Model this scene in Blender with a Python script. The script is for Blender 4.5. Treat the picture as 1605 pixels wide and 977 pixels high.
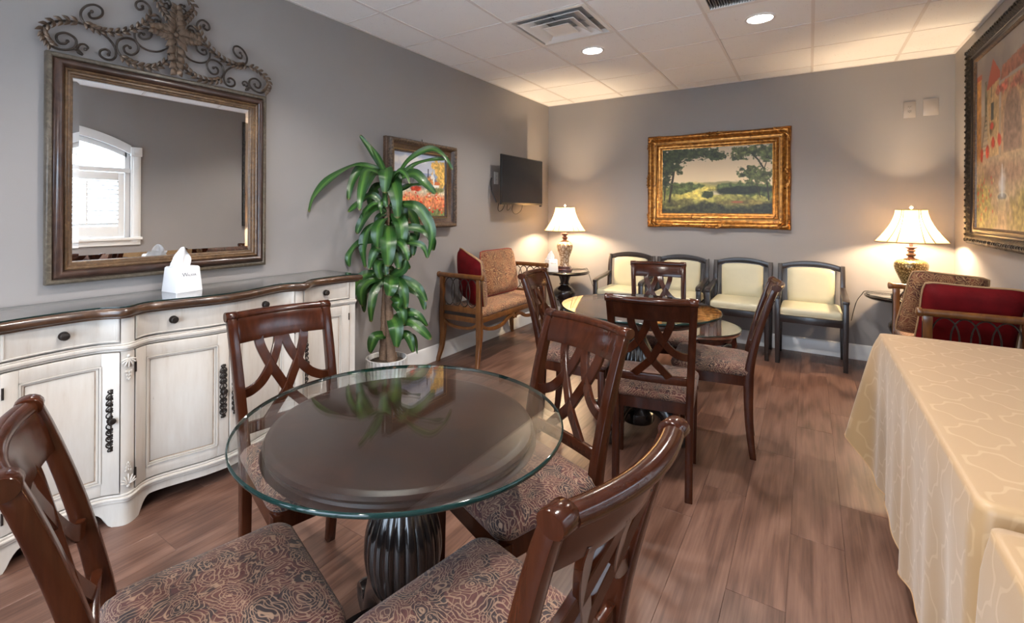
import bpy, bmesh, math, random
import numpy as np
from mathutils import Vector, Matrix, noise
for o in list(bpy.data.objects): bpy.data.objects.remove(o)
sc = bpy.context.scene
COL = sc.collection
# ------------------------------------------------------------------ camera
XL, XR, YW, YF, ZC = -2.792, 1.011, 5.581, -1.75, 2.698
CH = 1.348
cam = bpy.data.cameras.new('camera'); camo = bpy.data.objects.new('camera', cam); COL.objects.link(camo)
cam.sensor_fit = 'HORIZONTAL'; cam.sensor_width = 36.0
cam.lens = 752.05/1605*36; cam.shift_x = (802.5-758.89)/1605; cam.shift_y = (330.57-488.5)/1605
cam.clip_start = .02
_yaw, _roll = .59634, .005
_r = Vector((math.cos(_yaw), math.sin(_yaw), 0)); _u = Vector((0, 0, 1)); _f = Vector((-math.sin(_yaw), math.cos(_yaw), 0))
_r2 = _r*math.cos(_roll)+_u*math.sin(_roll); _u2 = -_r*math.sin(_roll)+_u*math.cos(_roll)
camo.matrix_world = Matrix(((_r2.x, _u2.x, -_f.x, 0), (_r2.y, _u2.y, -_f.y, 0), (_r2.z, _u2.z, -_f.z, CH), (0, 0, 0, 1)))
sc.camera = camo
# ------------------------------------------------------------------ world (overcast daylight) and exposure
w = bpy.data.worlds.new('world'); sc.world = w; w.use_nodes = True
bg = w.node_tree.nodes['Background']; bg.inputs[0].default_value = (.68, .81, 1.0, 1); bg.inputs[1].default_value = 6.6
vs = sc.view_settings
vs.view_transform = 'Standard'; vs.look = 'None'; vs.gamma = 1.0; vs.use_curve_mapping = False
vs.exposure = 0.93
DOWN_W, LAMP_W = 84.0, 74.0
portal = bpy.data.lights.new('window_portal', 'AREA'); portal.shape = 'RECTANGLE'; portal.size = 1.7; portal.size_y = 1.35
portal.cycles.is_portal = True
po = bpy.data.objects.new('window_portal', portal); COL.objects.link(po)
po.location = (XR+.20, 1.54, 1.60); po.rotation_euler = (0, math.radians(90), 0)
portal2 = bpy.data.lights.new('added_fill_portal', 'AREA'); portal2.shape = 'RECTANGLE'; portal2.size = 2.6; portal2.size_y = 2.12  # portal of the fill window added behind the camera
portal2.cycles.is_portal = True
po2 = bpy.data.objects.new('added_fill_portal', portal2); COL.objects.link(po2)
po2.location = (-.9, YF-.16, 1.14); po2.rotation_euler = (math.radians(90), 0, 0)
random.seed(7)
# ------------------------------------------------------------------ helpers
def V3(*a): return Vector(a)
class MB:
    """collects geometry for ONE mesh object"""
    def __init__(s, org=None): s.v = []; s.f = []; s.uv = {}; s.org = Vector(org) if org is not None else None; s.mi = []
    def add(s, vs, fs, m=0):
        k = len(s.v); s.v += [Vector(p) for p in vs]; s.f += [tuple(i+k for i in q) for q in fs]; s.mi += [m]*len(fs); return k
    def box(s, c, d, rz=0, rx=0, ry=0, m=0, taper=1):
        a, b, h = d[0]/2, d[1]/2, d[2]/2
        R = Matrix.Rotation(rz, 3, 'Z') @ Matrix.Rotation(ry, 3, 'Y') @ Matrix.Rotation(rx, 3, 'X')
        p = []
        for z in (-1, 1):
            t = taper if z > 0 else 1
            for x, y in ((-1, -1), (1, -1), (1, 1), (-1, 1)): p.append(R @ Vector((x*a*t, y*b*t, z*h)) + Vector(c))
        s.add(p, [(3, 2, 1, 0), (4, 5, 6, 7), (0, 1, 5, 4), (1, 2, 6, 5), (2, 3, 7, 6), (3, 0, 4, 7)], m)
    def bx(s, x0, x1, y0, y1, z0, z1, m=0): s.box(((x0+x1)/2, (y0+y1)/2, (z0+z1)/2), (x1-x0, y1-y0, z1-z0), m=m)
    def loft(s, rings, cap=True, closed=True, loop=False, m=0):
        n = len(rings[0]); vs = [p for r in rings for p in r]; fs = []
        R = len(rings)
        for i in range(R if loop else R-1):
            a, b = i*n, ((i+1) % R)*n
            for j in range(n if closed else n-1):
                k = (j+1) % n; fs.append((a+j, a+k, b+k, b+j))
        if cap and not loop:
            fs.append(tuple(range(n-1, -1, -1))); fs.append(tuple(range((R-1)*n, R*n)))
        s.add(vs, fs, m)
    def lathe(s, prof, n=32, c=(0, 0, 0), sx=1, sy=1, rmod=None, m=0, cap=True):
        rings = []
        for (r, z) in prof:
            ring = []
            for i in range(n):
                a = 2*math.pi*i/n; q = r*(rmod(a, r, z) if rmod else 1)
                ring.append(Vector((c[0]+q*sx*math.cos(a), c[1]+q*sy*math.sin(a), c[2]+z)))
            rings.append(ring)
        s.loft(rings, cap=cap, m=m)
    def tube(s, pts, r, n=8, cap=True, loop=False, flat=1.0, m=0):
        pts = [Vector(p) for p in pts]; N = len(pts)
        rr = r if isinstance(r, (list, tuple)) else [r]*N
        T = []
        for i in range(N):
            a = pts[(i-1) % N] if (loop or i > 0) else pts[i]; b = pts[(i+1) % N] if (loop or i < N-1) else pts[i]
            d = b-a; T.append(d.normalized() if d.length > 1e-9 else Vector((0, 0, 1)))
        u = T[0].orthogonal().normalized(); rings = []
        for i in range(N):
            u = (u-T[i]*u.dot(T[i])); u = u.normalized() if u.length > 1e-6 else T[i].orthogonal().normalized()
            v = T[i].cross(u)
            rings.append([pts[i]+(u*math.cos(2*math.pi*k/n)+v*math.sin(2*math.pi*k/n)*flat)*rr[i] for k in range(n)])
        s.loft(rings, cap=cap, loop=loop, m=m)
    def ribbon(s, pts, nrm, wd, th, m=0):
        """flat bar along pts; nrm = thickness direction (fixed)"""
        pts = [Vector(p) for p in pts]; nrm = Vector(nrm).normalized(); rings = []; N = len(pts)
        for i in range(N):
            t = (pts[min(i+1, N-1)]-pts[max(i-1, 0)]).normalized(); side = t.cross(nrm).normalized()
            ww = wd[i] if isinstance(wd, (list, tuple)) else wd
            rings.append([pts[i]+side*ww/2+nrm*th/2, pts[i]-side*ww/2+nrm*th/2, pts[i]-side*ww/2-nrm*th/2, pts[i]+side*ww/2-nrm*th/2])
        s.loft(rings, m=m)
    def ell(s, c, r, n=10, k=6, M=None, m=0):
        rings = []
        for i in range(k+1):
            t = math.pi*i/k; z = -math.cos(t); q = max(math.sin(t), .02)
            ring = []
            for j in range(n):
                a = 2*math.pi*j/n; p = Vector((q*math.cos(a)*r[0], q*math.sin(a)*r[1], z*r[2]))
                ring.append((M @ p if M else p)+Vector(c))
            rings.append(ring)
        s.loft(rings, m=m)
    def build(s, name, mat, parent=None, ang=38, bevel=0, seg=2, smooth=True):
        me = bpy.data.meshes.new(name)
        o = s.org if s.org is not None else Vector((0, 0, 0))
        me.from_pydata([tuple(p-o) for p in s.v], [], s.f)
        mats = mat if isinstance(mat, (list, tuple)) else [mat]
        for q in mats: me.materials.append(MAT[q])
        if len(mats) > 1: me.polygons.foreach_set('material_index', s.mi)
        bm = bmesh.new(); bm.from_mesh(me)
        bmesh.ops.recalc_face_normals(bm, faces=bm.faces)
        if bevel:
            es = [e for e in bm.edges if len(e.link_faces) == 2 and e.calc_face_angle(0) > math.radians(50)]
            if es: bmesh.ops.bevel(bm, geom=es, offset=bevel, offset_type='OFFSET', segments=seg, affect='EDGES', profile=.5, clamp_overlap=True)
        if smooth:
            for f in bm.faces: f.smooth = True
            for e in bm.edges:
                e.smooth = not (len(e.link_faces) == 2 and e.calc_face_angle(0) > math.radians(ang))
        bm.to_mesh(me); bm.free()
        ob = bpy.data.objects.new(name, me); COL.objects.link(ob)
        if parent: ob.parent = parent
        return ob
def crv(pts, n=6, loop=False):
    """Catmull-Rom through pts"""
    P = [Vector(p) for p in pts]; N = len(P); out = []
    for i in range(N if loop else N-1):
        if loop: a, b, c, d = P[(i-1) % N], P[i], P[(i+1) % N], P[(i+2) % N]
        else: a, b, c, d = P[max(i-1, 0)], P[i], P[i+1], P[min(i+2, N-1)]
        for k in range(n):
            t = k/n; t2 = t*t; t3 = t2*t
            out.append(.5*((2*b)+(c-a)*t+(2*a-5*b+4*c-d)*t2+(3*b-a-3*c+d)*t3))
    if not loop: out.append(P[-1])
    return out
def interp(x, xs, ys): return float(np.interp(x, xs, ys))
def smth(x, xs, ys):
    i = max(0, min(len(xs)-2, int(np.searchsorted(xs, x)-1))); t = min(max((x-xs[i])/(xs[i+1]-xs[i]), 0), 1); t = t*t*(3-2*t)
    return ys[i]*(1-t)+ys[i+1]*t
def tag(o, label=None, cat=None, group=None, kind=None):
    if label: o['label'] = label
    if cat: o['category'] = cat
    if group: o['group'] = group
    if kind: o['kind'] = kind
    return o
def thing(name, label, cat, loc=(0, 0, 0), rz=0, group=None):
    o = bpy.data.objects.new(name, None); COL.objects.link(o); o.empty_display_size = .1
    o.location = loc; o.rotation_euler = (0, 0, rz)
    return tag(o, label, cat, group)
def copy_tree(o, parent=None):
    c = o.copy(); COL.objects.link(c); c.parent = parent
    for ch in [x for x in KIDS.get(o.name, [])]: 
        copy_tree(ch, c)
    return c
KIDS = {}
def index_kids():
    KIDS.clear()
    for o in bpy.data.objects:
        if o.parent: KIDS.setdefault(o.parent.name, []).append(o)
# ------------------------------------------------------------------ materials
MAT = {}
def newmat(name):
    m = bpy.data.materials.new(name); m.use_nodes = True; MAT[name] = m
    return m, m.node_tree, m.node_tree.nodes['Principled BSDF']
def nd(nt, t, ins=None, **pr):
    n = nt.nodes.new('ShaderNode'+t)
    for k, v in pr.items(): setattr(n, k, v)
    for k, v in (ins or {}).items():
        if isinstance(v, bpy.types.NodeSocket): nt.links.new(v, n.inputs[k])
        else: n.inputs[k].default_value = v
    return n
def C(c): return (c[0], c[1], c[2], 1)
def ramp(nt, fac, stops, interp='LINEAR'):
    n = nt.nodes.new('ShaderNodeValToRGB'); nt.links.new(fac, n.inputs[0]); e = n.color_ramp.elements; n.color_ramp.interpolation = interp
    while len(e) < len(stops): e.new(.5)
    for i, (p, c) in enumerate(stops): e[i].position = p; e[i].color = C(c) if not isinstance(c, (int, float)) else (c, c, c, 1)
    return n.outputs[0]
def objco(nt, scale=(1, 1, 1), rnd=False, rot=(0, 0, 0)):
    tc = nd(nt, 'TexCoord').outputs['Object']
    mp = nd(nt, 'Mapping', {0: tc, 'Scale': scale, 'Rotation': rot})
    if rnd:
        oi = nd(nt, 'ObjectInfo'); mul = nd(nt, 'Math', {0: oi.outputs['Random'], 1: 60.0}, operation='MULTIPLY')
        nt.links.new(nd(nt, 'CombineXYZ', {0: mul.outputs[0], 1: mul.outputs[0], 2: mul.outputs[0]}).outputs[0], mp.inputs['Location'])
    return mp.outputs[0]
def nz(nt, co, scale, detail=3, rough=.5, dist=0): return nd(nt, 'TexNoise', {'Vector': co, 'Scale': scale, 'Detail': detail, 'Roughness': rough, 'Distortion': dist})
def mixc(nt, f, a, b, mode='MIX'):
    n = nd(nt, 'Mix', data_type='RGBA', blend_type=mode)
    for s, v in ((n.inputs[0], f), (n.inputs[6], a), (n.inputs[7], b)):
        if isinstance(v, bpy.types.NodeSocket): nt.links.new(v, s)
        else: s.default_value = C(v) if isinstance(v, (tuple, list)) else v
    return n.outputs[2]
def math_(nt, op, a, b=0, c=0): return nd(nt, 'Math', {0: a, 1: b, 2: c}, operation=op).outputs[0]
def bump(nt, b, h, st=.2, d=.01):
    n = nd(nt, 'Bump', {'Height': h, 'Strength': st, 'Distance': d}); nt.links.new(n.outputs[0], b.inputs['Normal'])
def plain(name, col, rough=.5, metal=0, spec=.5, coat=0, var=0, vs=8, bmp=0, bs=60, sheen=0):
    m, nt, b = newmat(name)
    b.inputs['Roughness'].default_value = rough; b.inputs['Metallic'].default_value = metal
    b.inputs['Specular IOR Level'].default_value = spec; b.inputs['Coat Weight'].default_value = coat; b.inputs['Coat Roughness'].default_value = .08
    b.inputs['Sheen Weight'].default_value = sheen
    co = objco(nt)
    if var:
        n = nz(nt, co, vs, 4); c0 = tuple(x*(1-var) for x in col); c1 = tuple(min(x*(1+var), 1) for x in col)
        nt.links.new(ramp(nt, n.outputs[0], [(.3, c0), (.7, c1)]), b.inputs[0])
    else: b.inputs[0].default_value = C(col)
    if bmp: bump(nt, b, nz(nt, co, bs, 3).outputs[0], bmp, .004)
    return m
def wood(name, dark, mid, light, rough=.25, scale=(18, 18, 1.6), coat=.5, rnd=True, bs=.05, spec=.5):
    m, nt, b = newmat(name); co = objco(nt, scale, rnd)
    n1 = nz(nt, co, 1.5, 6, .6, 1.2).outputs[0]; n2 = nz(nt, objco(nt, (2, 2, 2), rnd), 1.5, 2).outputs[0]
    f = math_(nt, 'ADD', math_(nt, 'MULTIPLY', n1, .65), math_(nt, 'MULTIPLY', n2, .35))
    nt.links.new(ramp(nt, f, [(.30, dark), (.5, mid), (.72, light)]), b.inputs[0])
    b.inputs['Roughness'].default_value = rough; b.inputs['Coat Weight'].default_value = coat; b.inputs['Coat Roughness'].default_value = .12; b.inputs['Specular IOR Level'].default_value = spec
    bump(nt, b, n1, bs, .003)
plain('wall_paint', (.285, .264, .257), .55, var=.02, vs=2, bmp=.04, bs=300, spec=.3)
plain('trim_white', (.74, .74, .74), .3, bmp=.01)
plain('window_white', (.85, .85, .84), .35)
plain('grid_white', (.76, .72, .70), .45)
plain('vent_white', (.82, .80, .78), .3)
plain('vent_dark', (.05, .05, .055), .6)
plain('vent_grey', (.42, .42, .43), .5)
plain('plate_white', (.80, .79, .77), .3)
plain('plate_taupe', (.34, .30, .27), .35)
plain('black_plastic', (.012, .012, .013), .35)
plain('tv_screen', (.008, .008, .009), .12, spec=.6)
plain('iron', (.055, .043, .036), .42, metal=.7, var=.35, vs=30, bmp=.15, bs=90)
plain('iron_leaf', (.13, .092, .066), .45, metal=.6, var=.5, vs=40, bmp=.2, bs=120)
plain('dark_bronze', (.035, .028, .024), .4, metal=.6, var=.3, vs=60)
plain('hinge_metal', (.04, .03, .025), .4, metal=.8)
plain('steel', (.5, .5, .5), .3, metal=1)
plain('ceramic_tissue', (.72, .72, .74), .25)
plain('tissue_paper', (.78, .79, .81), .9, bmp=.1, bs=60)
plain('logo_ink', (.05, .055, .075), .6)
plain('vinyl_cream', (.50, .465, .325), .38, var=.03, vs=12, bmp=.06, bs=220)
plain('red_velvet', (.125, .003, .005), .7, var=.25, vs=14, sheen=0, spec=.15, bmp=.15, bs=120)
plain('red_piping', (.25, .03, .025), .8)
plain('gold_piping', (.40, .24, .12), .8, bmp=.3, bs=300)
plain('urn_brown', (.10, .035, .025), .3, coat=.3, var=.3, vs=40)
plain('soil', (.06, .04, .025), .95, var=.5, vs=60, bmp=.8, bs=120)
plain('lamp_trim', (.22, .13, .05), .6)
plain('brass', (.7, .5, .25), .25, metal=1)
plain('crystal', (.9, .88, .85), .05, spec=1)
plain('bounce_paving', (.68, .67, .65), .9, var=.12, vs=2)  # pale tone chosen to bounce daylight up to the ceiling
plain('bark_grey', (.30, .27, .24), .9)
plain('porch_white', (.82, .82, .82), .6)
plain('gilt_bead', (.45, .30, .13), .35, metal=.7)
wood('chair_wood', (.020, .0050, .0021), (.034, .0086, .0034), (.062, .0165, .0060), .16, (14, 14, 2), .0, spec=.28)
wood('table_wood', (.010, .0036, .0022), (.024, .0085, .0048), (.052, .0195, .0105), .34, (5, 5, 5), .0, spec=.2)
wood('espresso', (.010, .007, .006), (.018, .012, .011), (.03, .02, .018), .35, (20, 20, 3), .3)
wood('black_wood', (.008, .006, .005), (.014, .010, .009), (.025, .018, .015), .22, (10, 10, 4), .6)
wood('honey_wood', (.055, .019, .005), (.13, .046, .010), (.23, .090, .021), .32, (12, 12, 4), .3)
wood('red_wood', (.04, .010, .006), (.09, .022, .012), (.14, .04, .02), .25, (8, 8, 4), .6)
wood('top_wood', (.020, .010, .006), (.055, .025, .012), (.14, .07, .035), .3, (8, 8, 20), .5, bs=.2)
wood('cane', (.12, .07, .045), (.20, .125, .08), (.28, .19, .13), .8, (30, 30, 60), 0, bs=.6)
wood('frame_brown', (.030, .016, .010), (.075, .038, .02), (.16, .085, .045), .35, (20, 20, 20), .3, bs=.2)
wood('mirror_dark', (.016, .008, .006), (.042, .020, .014), (.10, .052, .034), .3, (6, 6, 6), .4, bs=.15)
wood('mirror_gold', (.035, .018, .009), (.11, .060, .028), (.25, .145, .068), .38, (24, 24, 24), .1, bs=.3)
wood('mirror_silver', (.03, .021, .014), (.085, .066, .046), (.18, .145, .105), .4, (24, 24, 24), .1, bs=.3)
# gold leaf with dark recesses of antique glaze
m, nt, b = newmat('gold_leaf'); co = objco(nt); n = nz(nt, co, 35, 5).outputs[0]
nt.links.new(ramp(nt, n, [(.27, (.11, .036, .006)), (.5, (.33, .125, .020)), (.75, (.62, .30, .07))]), b.inputs[0])
b.inputs['Metallic'].default_value = .7; b.inputs['Roughness'].default_value = .27; bump(nt, b, nz(nt, co, 70, 3).outputs[0], .15, .003)
m, nt, b = newmat('black_frame'); co = objco(nt); n = nz(nt, co, 45, 5).outputs[0]
nt.links.new(ramp(nt, n, [(.35, (.010, .008, .006)), (.55, (.030, .022, .016)), (.8, (.16, .12, .08))]), b.inputs[0])
b.inputs['Metallic'].default_value = .3; b.inputs['Roughness'].default_value = .38; bump(nt, b, nz(nt, co, 70, 5).outputs[0], .6, .006)
m, nt, b = newmat('carved_brown'); co = objco(nt); n = nz(nt, co, 60, 5).outputs[0]
nt.links.new(ramp(nt, n, [(.35, (.035, .02, .012)), (.55, (.10, .06, .035)), (.8, (.24, .15, .09))]), b.inputs[0])
b.inputs['Roughness'].default_value = .45; bump(nt, b, nz(nt, co, 110, 4).outputs[0], .6, .005)
# ceiling tile: white mineral fibre with pinholes
m, nt, b = newmat('ceiling_tile'); co = objco(nt, rnd=True)
v = nd(nt, 'TexVoronoi', {'Vector': co, 'Scale': 70.0, 'Randomness': 1.0}).outputs[0]; n = nz(nt, co, 9, 3).outputs[0]
holes = ramp(nt, math_(nt, 'ADD', v, math_(nt, 'MULTIPLY', math_(nt, 'SUBTRACT', n, .5), .5)), [(.05, 0), (.13, 1)])
nt.links.new(mixc(nt, holes, (.56, .54, .53), (.90, .89, .89)), b.inputs[0]); b.inputs['Roughness'].default_value = .9
bump(nt, b, holes, .3, .003)
# floor planks
m, nt, b = newmat('floor_plank'); co = objco(nt, (9, .85, 9), True)
n1 = nz(nt, co, 2.2, 6, .62, 1.6).outputs[0]
wv = nd(nt, 'TexWave', {'Vector': objco(nt, (6, .5, 6), True), 'Scale': 1.3, 'Distortion': 9.0, 'Detail': 3.0, 'Detail Scale': 1.2}, wave_type='RINGS').outputs[1]
fine = nz(nt, objco(nt, (110, 2.2, 110), True), 1.0, 4, .6).outputs[0]
f = math_(nt, 'ADD', math_(nt, 'ADD', math_(nt, 'MULTIPLY', n1, .36), math_(nt, 'MULTIPLY', wv, .16)), math_(nt, 'MULTIPLY', fine, .46))
base = ramp(nt, f, [(.30, (.060, .026, .017)), (.48, (.124, .061, .042)), (.70, (.20, .109, .078))])
rv = math_(nt, 'MULTIPLY_ADD', nd(nt, 'ObjectInfo').outputs['Random'], .14, .93)
nt.links.new(mixc(nt, 1.0, base, nd(nt, 'CombineColor', {0: rv, 1: rv, 2: rv}).outputs[0], 'MULTIPLY'), b.inputs[0])
b.inputs['Roughness'].default_value = .34; bump(nt, b, fine, .06, .002)
plain('joint_dark', (.11, .062, .047), .7)
# paisley fabrics
def paisley(name, dark, maroon, tan, accent, sc_=12, freq=42, rough=.85, k=1.0):
    m, nt, b = newmat(name); co = objco(nt, rnd=True)
    wn = nz(nt, co, 7.0*k, 2).outputs[1]
    co2 = nd(nt, 'VectorMath', {0: co, 1: nd(nt, 'VectorMath', {0: nd(nt, 'VectorMath', {0: wn, 1: (.5, .5, .5)}, operation='SUBTRACT').outputs[0], 'Scale': .13/k}, operation='SCALE').outputs[0]}, operation='ADD').outputs[0]
    vo = nd(nt, 'TexVoronoi', {'Vector': co2, 'Scale': sc_*k}); d = vo.outputs[0]
    n1 = nz(nt, co2, 26*k, 1).outputs[0]
    rg = math_(nt, 'SINE', math_(nt, 'ADD', math_(nt, 'MULTIPLY', d, float(freq)), math_(nt, 'MULTIPLY', n1, 12.0)))
    v2 = nd(nt, 'TexVoronoi', {'Vector': co2, 'Scale': sc_*4.2*k}); r2 = math_(nt, 'SINE', math_(nt, 'MULTIPLY', v2.outputs[0], 15.0))
    zone = nz(nt, co2, 13*k, 1).outputs[0]; z2 = nd(nt, 'SeparateColor', {0: vo.outputs[1]}).outputs[0]
    fill = ramp(nt, math_(nt, 'ADD', math_(nt, 'MULTIPLY', zone, .7), math_(nt, 'MULTIPLY', z2, .3)), [(.34, dark), (.46, maroon), (.56, accent), (.66, dark)])
    c1 = mixc(nt, ramp(nt, r2, [(.62, 0), (.95, .75)]), fill, tan)
    c2 = mixc(nt, ramp(nt, rg, [(.58, 0), (.92, .9)]), c1, tan)
    c3 = mixc(nt, ramp(nt, rg, [(.02, 0), (.12, .55), (.30, 0)]), c2, dark)
    nt.links.new(c3, b.inputs[0]); b.inputs['Roughness'].default_value = rough; b.inputs['Sheen Weight'].default_value = .1
    bump(nt, b, math_(nt, 'ADD', rg, r2), .12, .002)
paisley('paisley_seat', (.020, .009, .009), (.068, .015, .012), (.25, .150, .096), (.085, .026, .018), 11, 64, k=1.15)
paisley('paisley_settee', (.085, .022, .011), (.155, .042, .018), (.42, .25, .115), (.21, .072, .030), 9, 60)
# distressed white paint
m, nt, b = newmat('distressed_white'); co = objco(nt)
n1 = nz(nt, objco(nt, (14, 14, 2)), 2.0, 5, .65).outputs[0]; n2 = nz(nt, objco(nt, (60, 60, 7)), 1.5, 4, .7).outputs[0]; n3 = nz(nt, co, 3, 3).outputs[0]
c1 = ramp(nt, n1, [(.22, (.40, .335, .27)), (.40, (.50, .455, .405)), (.7, (.55, .515, .47))])
c2 = mixc(nt, ramp(nt, n2, [(.70, 0), (.76, .8)]), c1, (.16, .10, .065))
c3 = mixc(nt, ramp(nt, n3, [(.40, .0), (.75, .28)]), c2, (.50, .39, .29))
nt.links.new(c3, b.inputs[0]); b.inputs['Roughness'].default_value = .42; bump(nt, b, n2, .1, .002)
plain('antique_groove', (.34, .25, .18), .6, var=.3, vs=20)
# tablecloth: gold satin with woven trellis
m, nt, b = newmat('gold_cloth')
uvn = nd(nt, 'UVMap'); uvn.uv_map = 'UVMap'
sp = nd(nt, 'SeparateXYZ', {0: uvn.outputs[0]})
def trel(u, v):
    a = math_(nt, 'MULTIPLY', u, 2*math.pi/.15); c = math_(nt, 'MULTIPLY', v, 2*math.pi/.19)
    s1 = math_(nt, 'COSINE', a); s2 = math_(nt, 'COSINE', c)
    q = math_(nt, 'ADD', math_(nt, 'ADD', s1, s2), math_(nt, 'MULTIPLY', math_(nt, 'MULTIPLY', math_(nt, 'COSINE', math_(nt, 'MULTIPLY', a, 2)), math_(nt, 'COSINE', math_(nt, 'MULTIPLY', c, 2))), .45))
    return math_(nt, 'ABSOLUTE', q)
tl = trel(sp.outputs[0], sp.outputs[1]); lf = ramp(nt, tl, [(.14, 1), (.24, 0)])
nt.links.new(mixc(nt, lf, (.368, .230, .110), (.425, .280, .146)), b.inputs[0])
nt.links.new(ramp(nt, lf, [(0, .46), (1, .38)]), b.inputs['Roughness']); b.inputs['Sheen Weight'].default_value = .2
b.inputs['Specular IOR Level'].default_value = .55
bump(nt, b, nz(nt, objco(nt, (1, 1, 1)), 260, 2).outputs[0], .05, .001)
# leaves (striped dracaena), uv: u across, v along
m, nt, b = newmat('dracaena_leaf'); uvn = nd(nt, 'UVMap'); uvn.uv_map = 'UVMap'; sp = nd(nt, 'SeparateXYZ', {0: uvn.outputs[0]})
u = math_(nt, 'ABSOLUTE', math_(nt, 'SUBTRACT', sp.outputs[0], .5))
st = nz(nt, nd(nt, 'Mapping', {0: uvn.outputs[0], 'Scale': (26, .6, 1)}).outputs[0], 1.0, 3).outputs[0]
f = math_(nt, 'ADD', math_(nt, 'MULTIPLY', u, 1.25), math_(nt, 'MULTIPLY', math_(nt, 'SUBTRACT', st, .5), .75))
col = ramp(nt, f, [(.0, (.075, .175, .030)), (.14, (.044, .120, .022)), (.32, (.021, .076, .015)), (.58, (.013, .052, .012)), (.70, (.05, .10, .018))])
tip = ramp(nt, sp.outputs[1], [(.93, 0), (1.0, .8)])
nt.links.new(mixc(nt, tip, col, (.20, .13, .05)), b.inputs[0]); b.inputs['Roughness'].default_value = .34; b.inputs['Coat Weight'].default_value = .08
bump(nt, b, st, .25, .002)
# glass (thin pane: fresnel reflection over clear transmission)
def glass(name, tint=(1, 1, 1), ior=1.5, gain=1.0, rough=0.0):
    m = bpy.data.materials.new(name); m.use_nodes = True; MAT[name] = m; nt = m.node_tree; nt.nodes.clear()
    out = nd(nt, 'OutputMaterial'); tr = nd(nt, 'BsdfTransparent', {0: C(tint)}); gl = nd(nt, 'BsdfGlossy', {0: (1, 1, 1, 1), 'Roughness': rough})
    fa = nd(nt, 'LayerWeight', {'Blend': .5}).outputs['Facing']; f0 = ((ior-1)/(ior+1))**2
    f = math_(nt, 'MINIMUM', math_(nt, 'MULTIPLY', math_(nt, 'MULTIPLY_ADD', math_(nt, 'POWER', fa, 5.0), 1-f0, f0), gain), 1.0)
    mx = nd(nt, 'MixShader', {0: f, 1: tr.outputs[0], 2: gl.outputs[0]}); nt.links.new(mx.outputs[0], out.inputs[0])
glass('glass_clear', (.97, .985, .98), 1.5, 1.0); glass('glass_table', (.95, .97, .965), 1.52, 1.2)
m, nt, b = newmat('glass_edge'); b.inputs[0].default_value = (.004, .020, .018, 1); b.inputs['Roughness'].default_value = .06
b.inputs['Transmission Weight'].default_value = .0; b.inputs['IOR'].default_value = 1.45
m, nt, b = newmat('mirror_glass'); b.inputs[0].default_value = (.86, .86, .86, 1); b.inputs['Metallic'].default_value = 1; b.inputs['Roughness'].default_value = .0
# lamp shade: translucent silk
m = bpy.data.materials.new('lamp_shade'); m.use_nodes = True; MAT['lamp_shade'] = m; nt = m.node_tree; nt.nodes.clear()
out = nd(nt, 'OutputMaterial'); df = nd(nt, 'BsdfDiffuse', {0: (.80, .66, .45, 1)}); tl = nd(nt, 'BsdfTranslucent', {0: (.40, .30, .175, 1)})
mx = nd(nt, 'MixShader', {0: .62, 1: df.outputs[0], 2: tl.outputs[0]}); nt.links.new(mx.outputs[0], out.inputs[0])
def emis(name, col, st):
    m, nt, b = newmat(name); b.inputs['Emission Color'].default_value = C(col); b.inputs['Emission Strength'].default_value = st; b.inputs[0].default_value = (.8, .8, .8, 1)
emis('downlight_glow', (1, .95, .88), 30); emis('bulb_glow', (1, .80, .52), 25)
# lamp urn patterns
for nm, c0, c1, c2, s_ in (('urn_diamond', (.18, .10, .05), (.46, .33, .22), (.62, .52, .42), 34), ('urn_gold', (.09, .055, .018), (.30, .20, .075), (.62, .47, .22), 75)):
    m, nt, b = newmat(nm); co = objco(nt, (1, 1, .6))
    v = nd(nt, 'TexVoronoi', {'Vector': co, 'Scale': float(s_)}, feature='DISTANCE_TO_EDGE').outputs[0]; n = nz(nt, co, 60, 3).outputs[0]
    f = math_(nt, 'ADD', v, math_(nt, 'MULTIPLY', math_(nt, 'SUBTRACT', n, .5), .25))
    nt.links.new(ramp(nt, f, [(.02, c0), (.14, c1), (.4, c2)]), b.inputs[0]); b.inputs['Roughness'].default_value = .25; b.inputs['Metallic'].default_value = .4 if nm == 'urn_gold' else .15
    bump(nt, b, f, .5, .004)
# paintings take their print from a colour attribute
m, nt, b = newmat('painted_canvas'); at = nd(nt, 'Attribute'); at.attribute_name = 'paint'; nt.links.new(at.outputs[0], b.inputs[0]); b.inputs['Roughness'].default_value = .45
bump(nt, b, nz(nt, objco(nt), 180, 3).outputs[0], .15, .002)
# pot: ribbed pale ceramic
plain('pot_ceramic', (.62, .61, .59), .5, var=.12, vs=25)
# ------------------------------------------------------------------ the room shell
PI = math.pi
def struct(o): o['kind'] = 'structure'; return o
b = MB(); b.bx(XL-.12, XR+.12, YF-.1, YW+.12, -.06, -.004); floor = struct(b.build('floor', 'joint_dark', smooth=False))
PW, PL = .182, 1.22
b = MB(); b.bx(-PW/2+.0004, PW/2-.0004, -PL/2+.0004, PL/2-.0004, -.012, 0); pm = b.build('plank', 'floor_plank', floor, bevel=.0005, seg=1); first = True
nrow = int((XR-XL)/PW)+1
for i in range(nrow):
    x = XL+PW*(i+.5); sx = 1
    if x+PW/2 > XR+.06: sx = (XR+.06-(x-PW/2))/PW; x = (x-PW/2)+PW*sx/2
    y0 = YF-[.0, .74, .38, 1.02, .2, .86, .55][i % 7]
    while y0 < YW:
        a, e = max(y0, YF-.05), min(y0+PL, YW+.05)
        if e-a > .05:
            o = pm if first else pm.copy()
            if not first: COL.objects.link(o)
            first = False
            o.location = (x, (a+e)/2, 0); o.scale = (sx, (e-a)/PL, 1)
        y0 += PL
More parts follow.
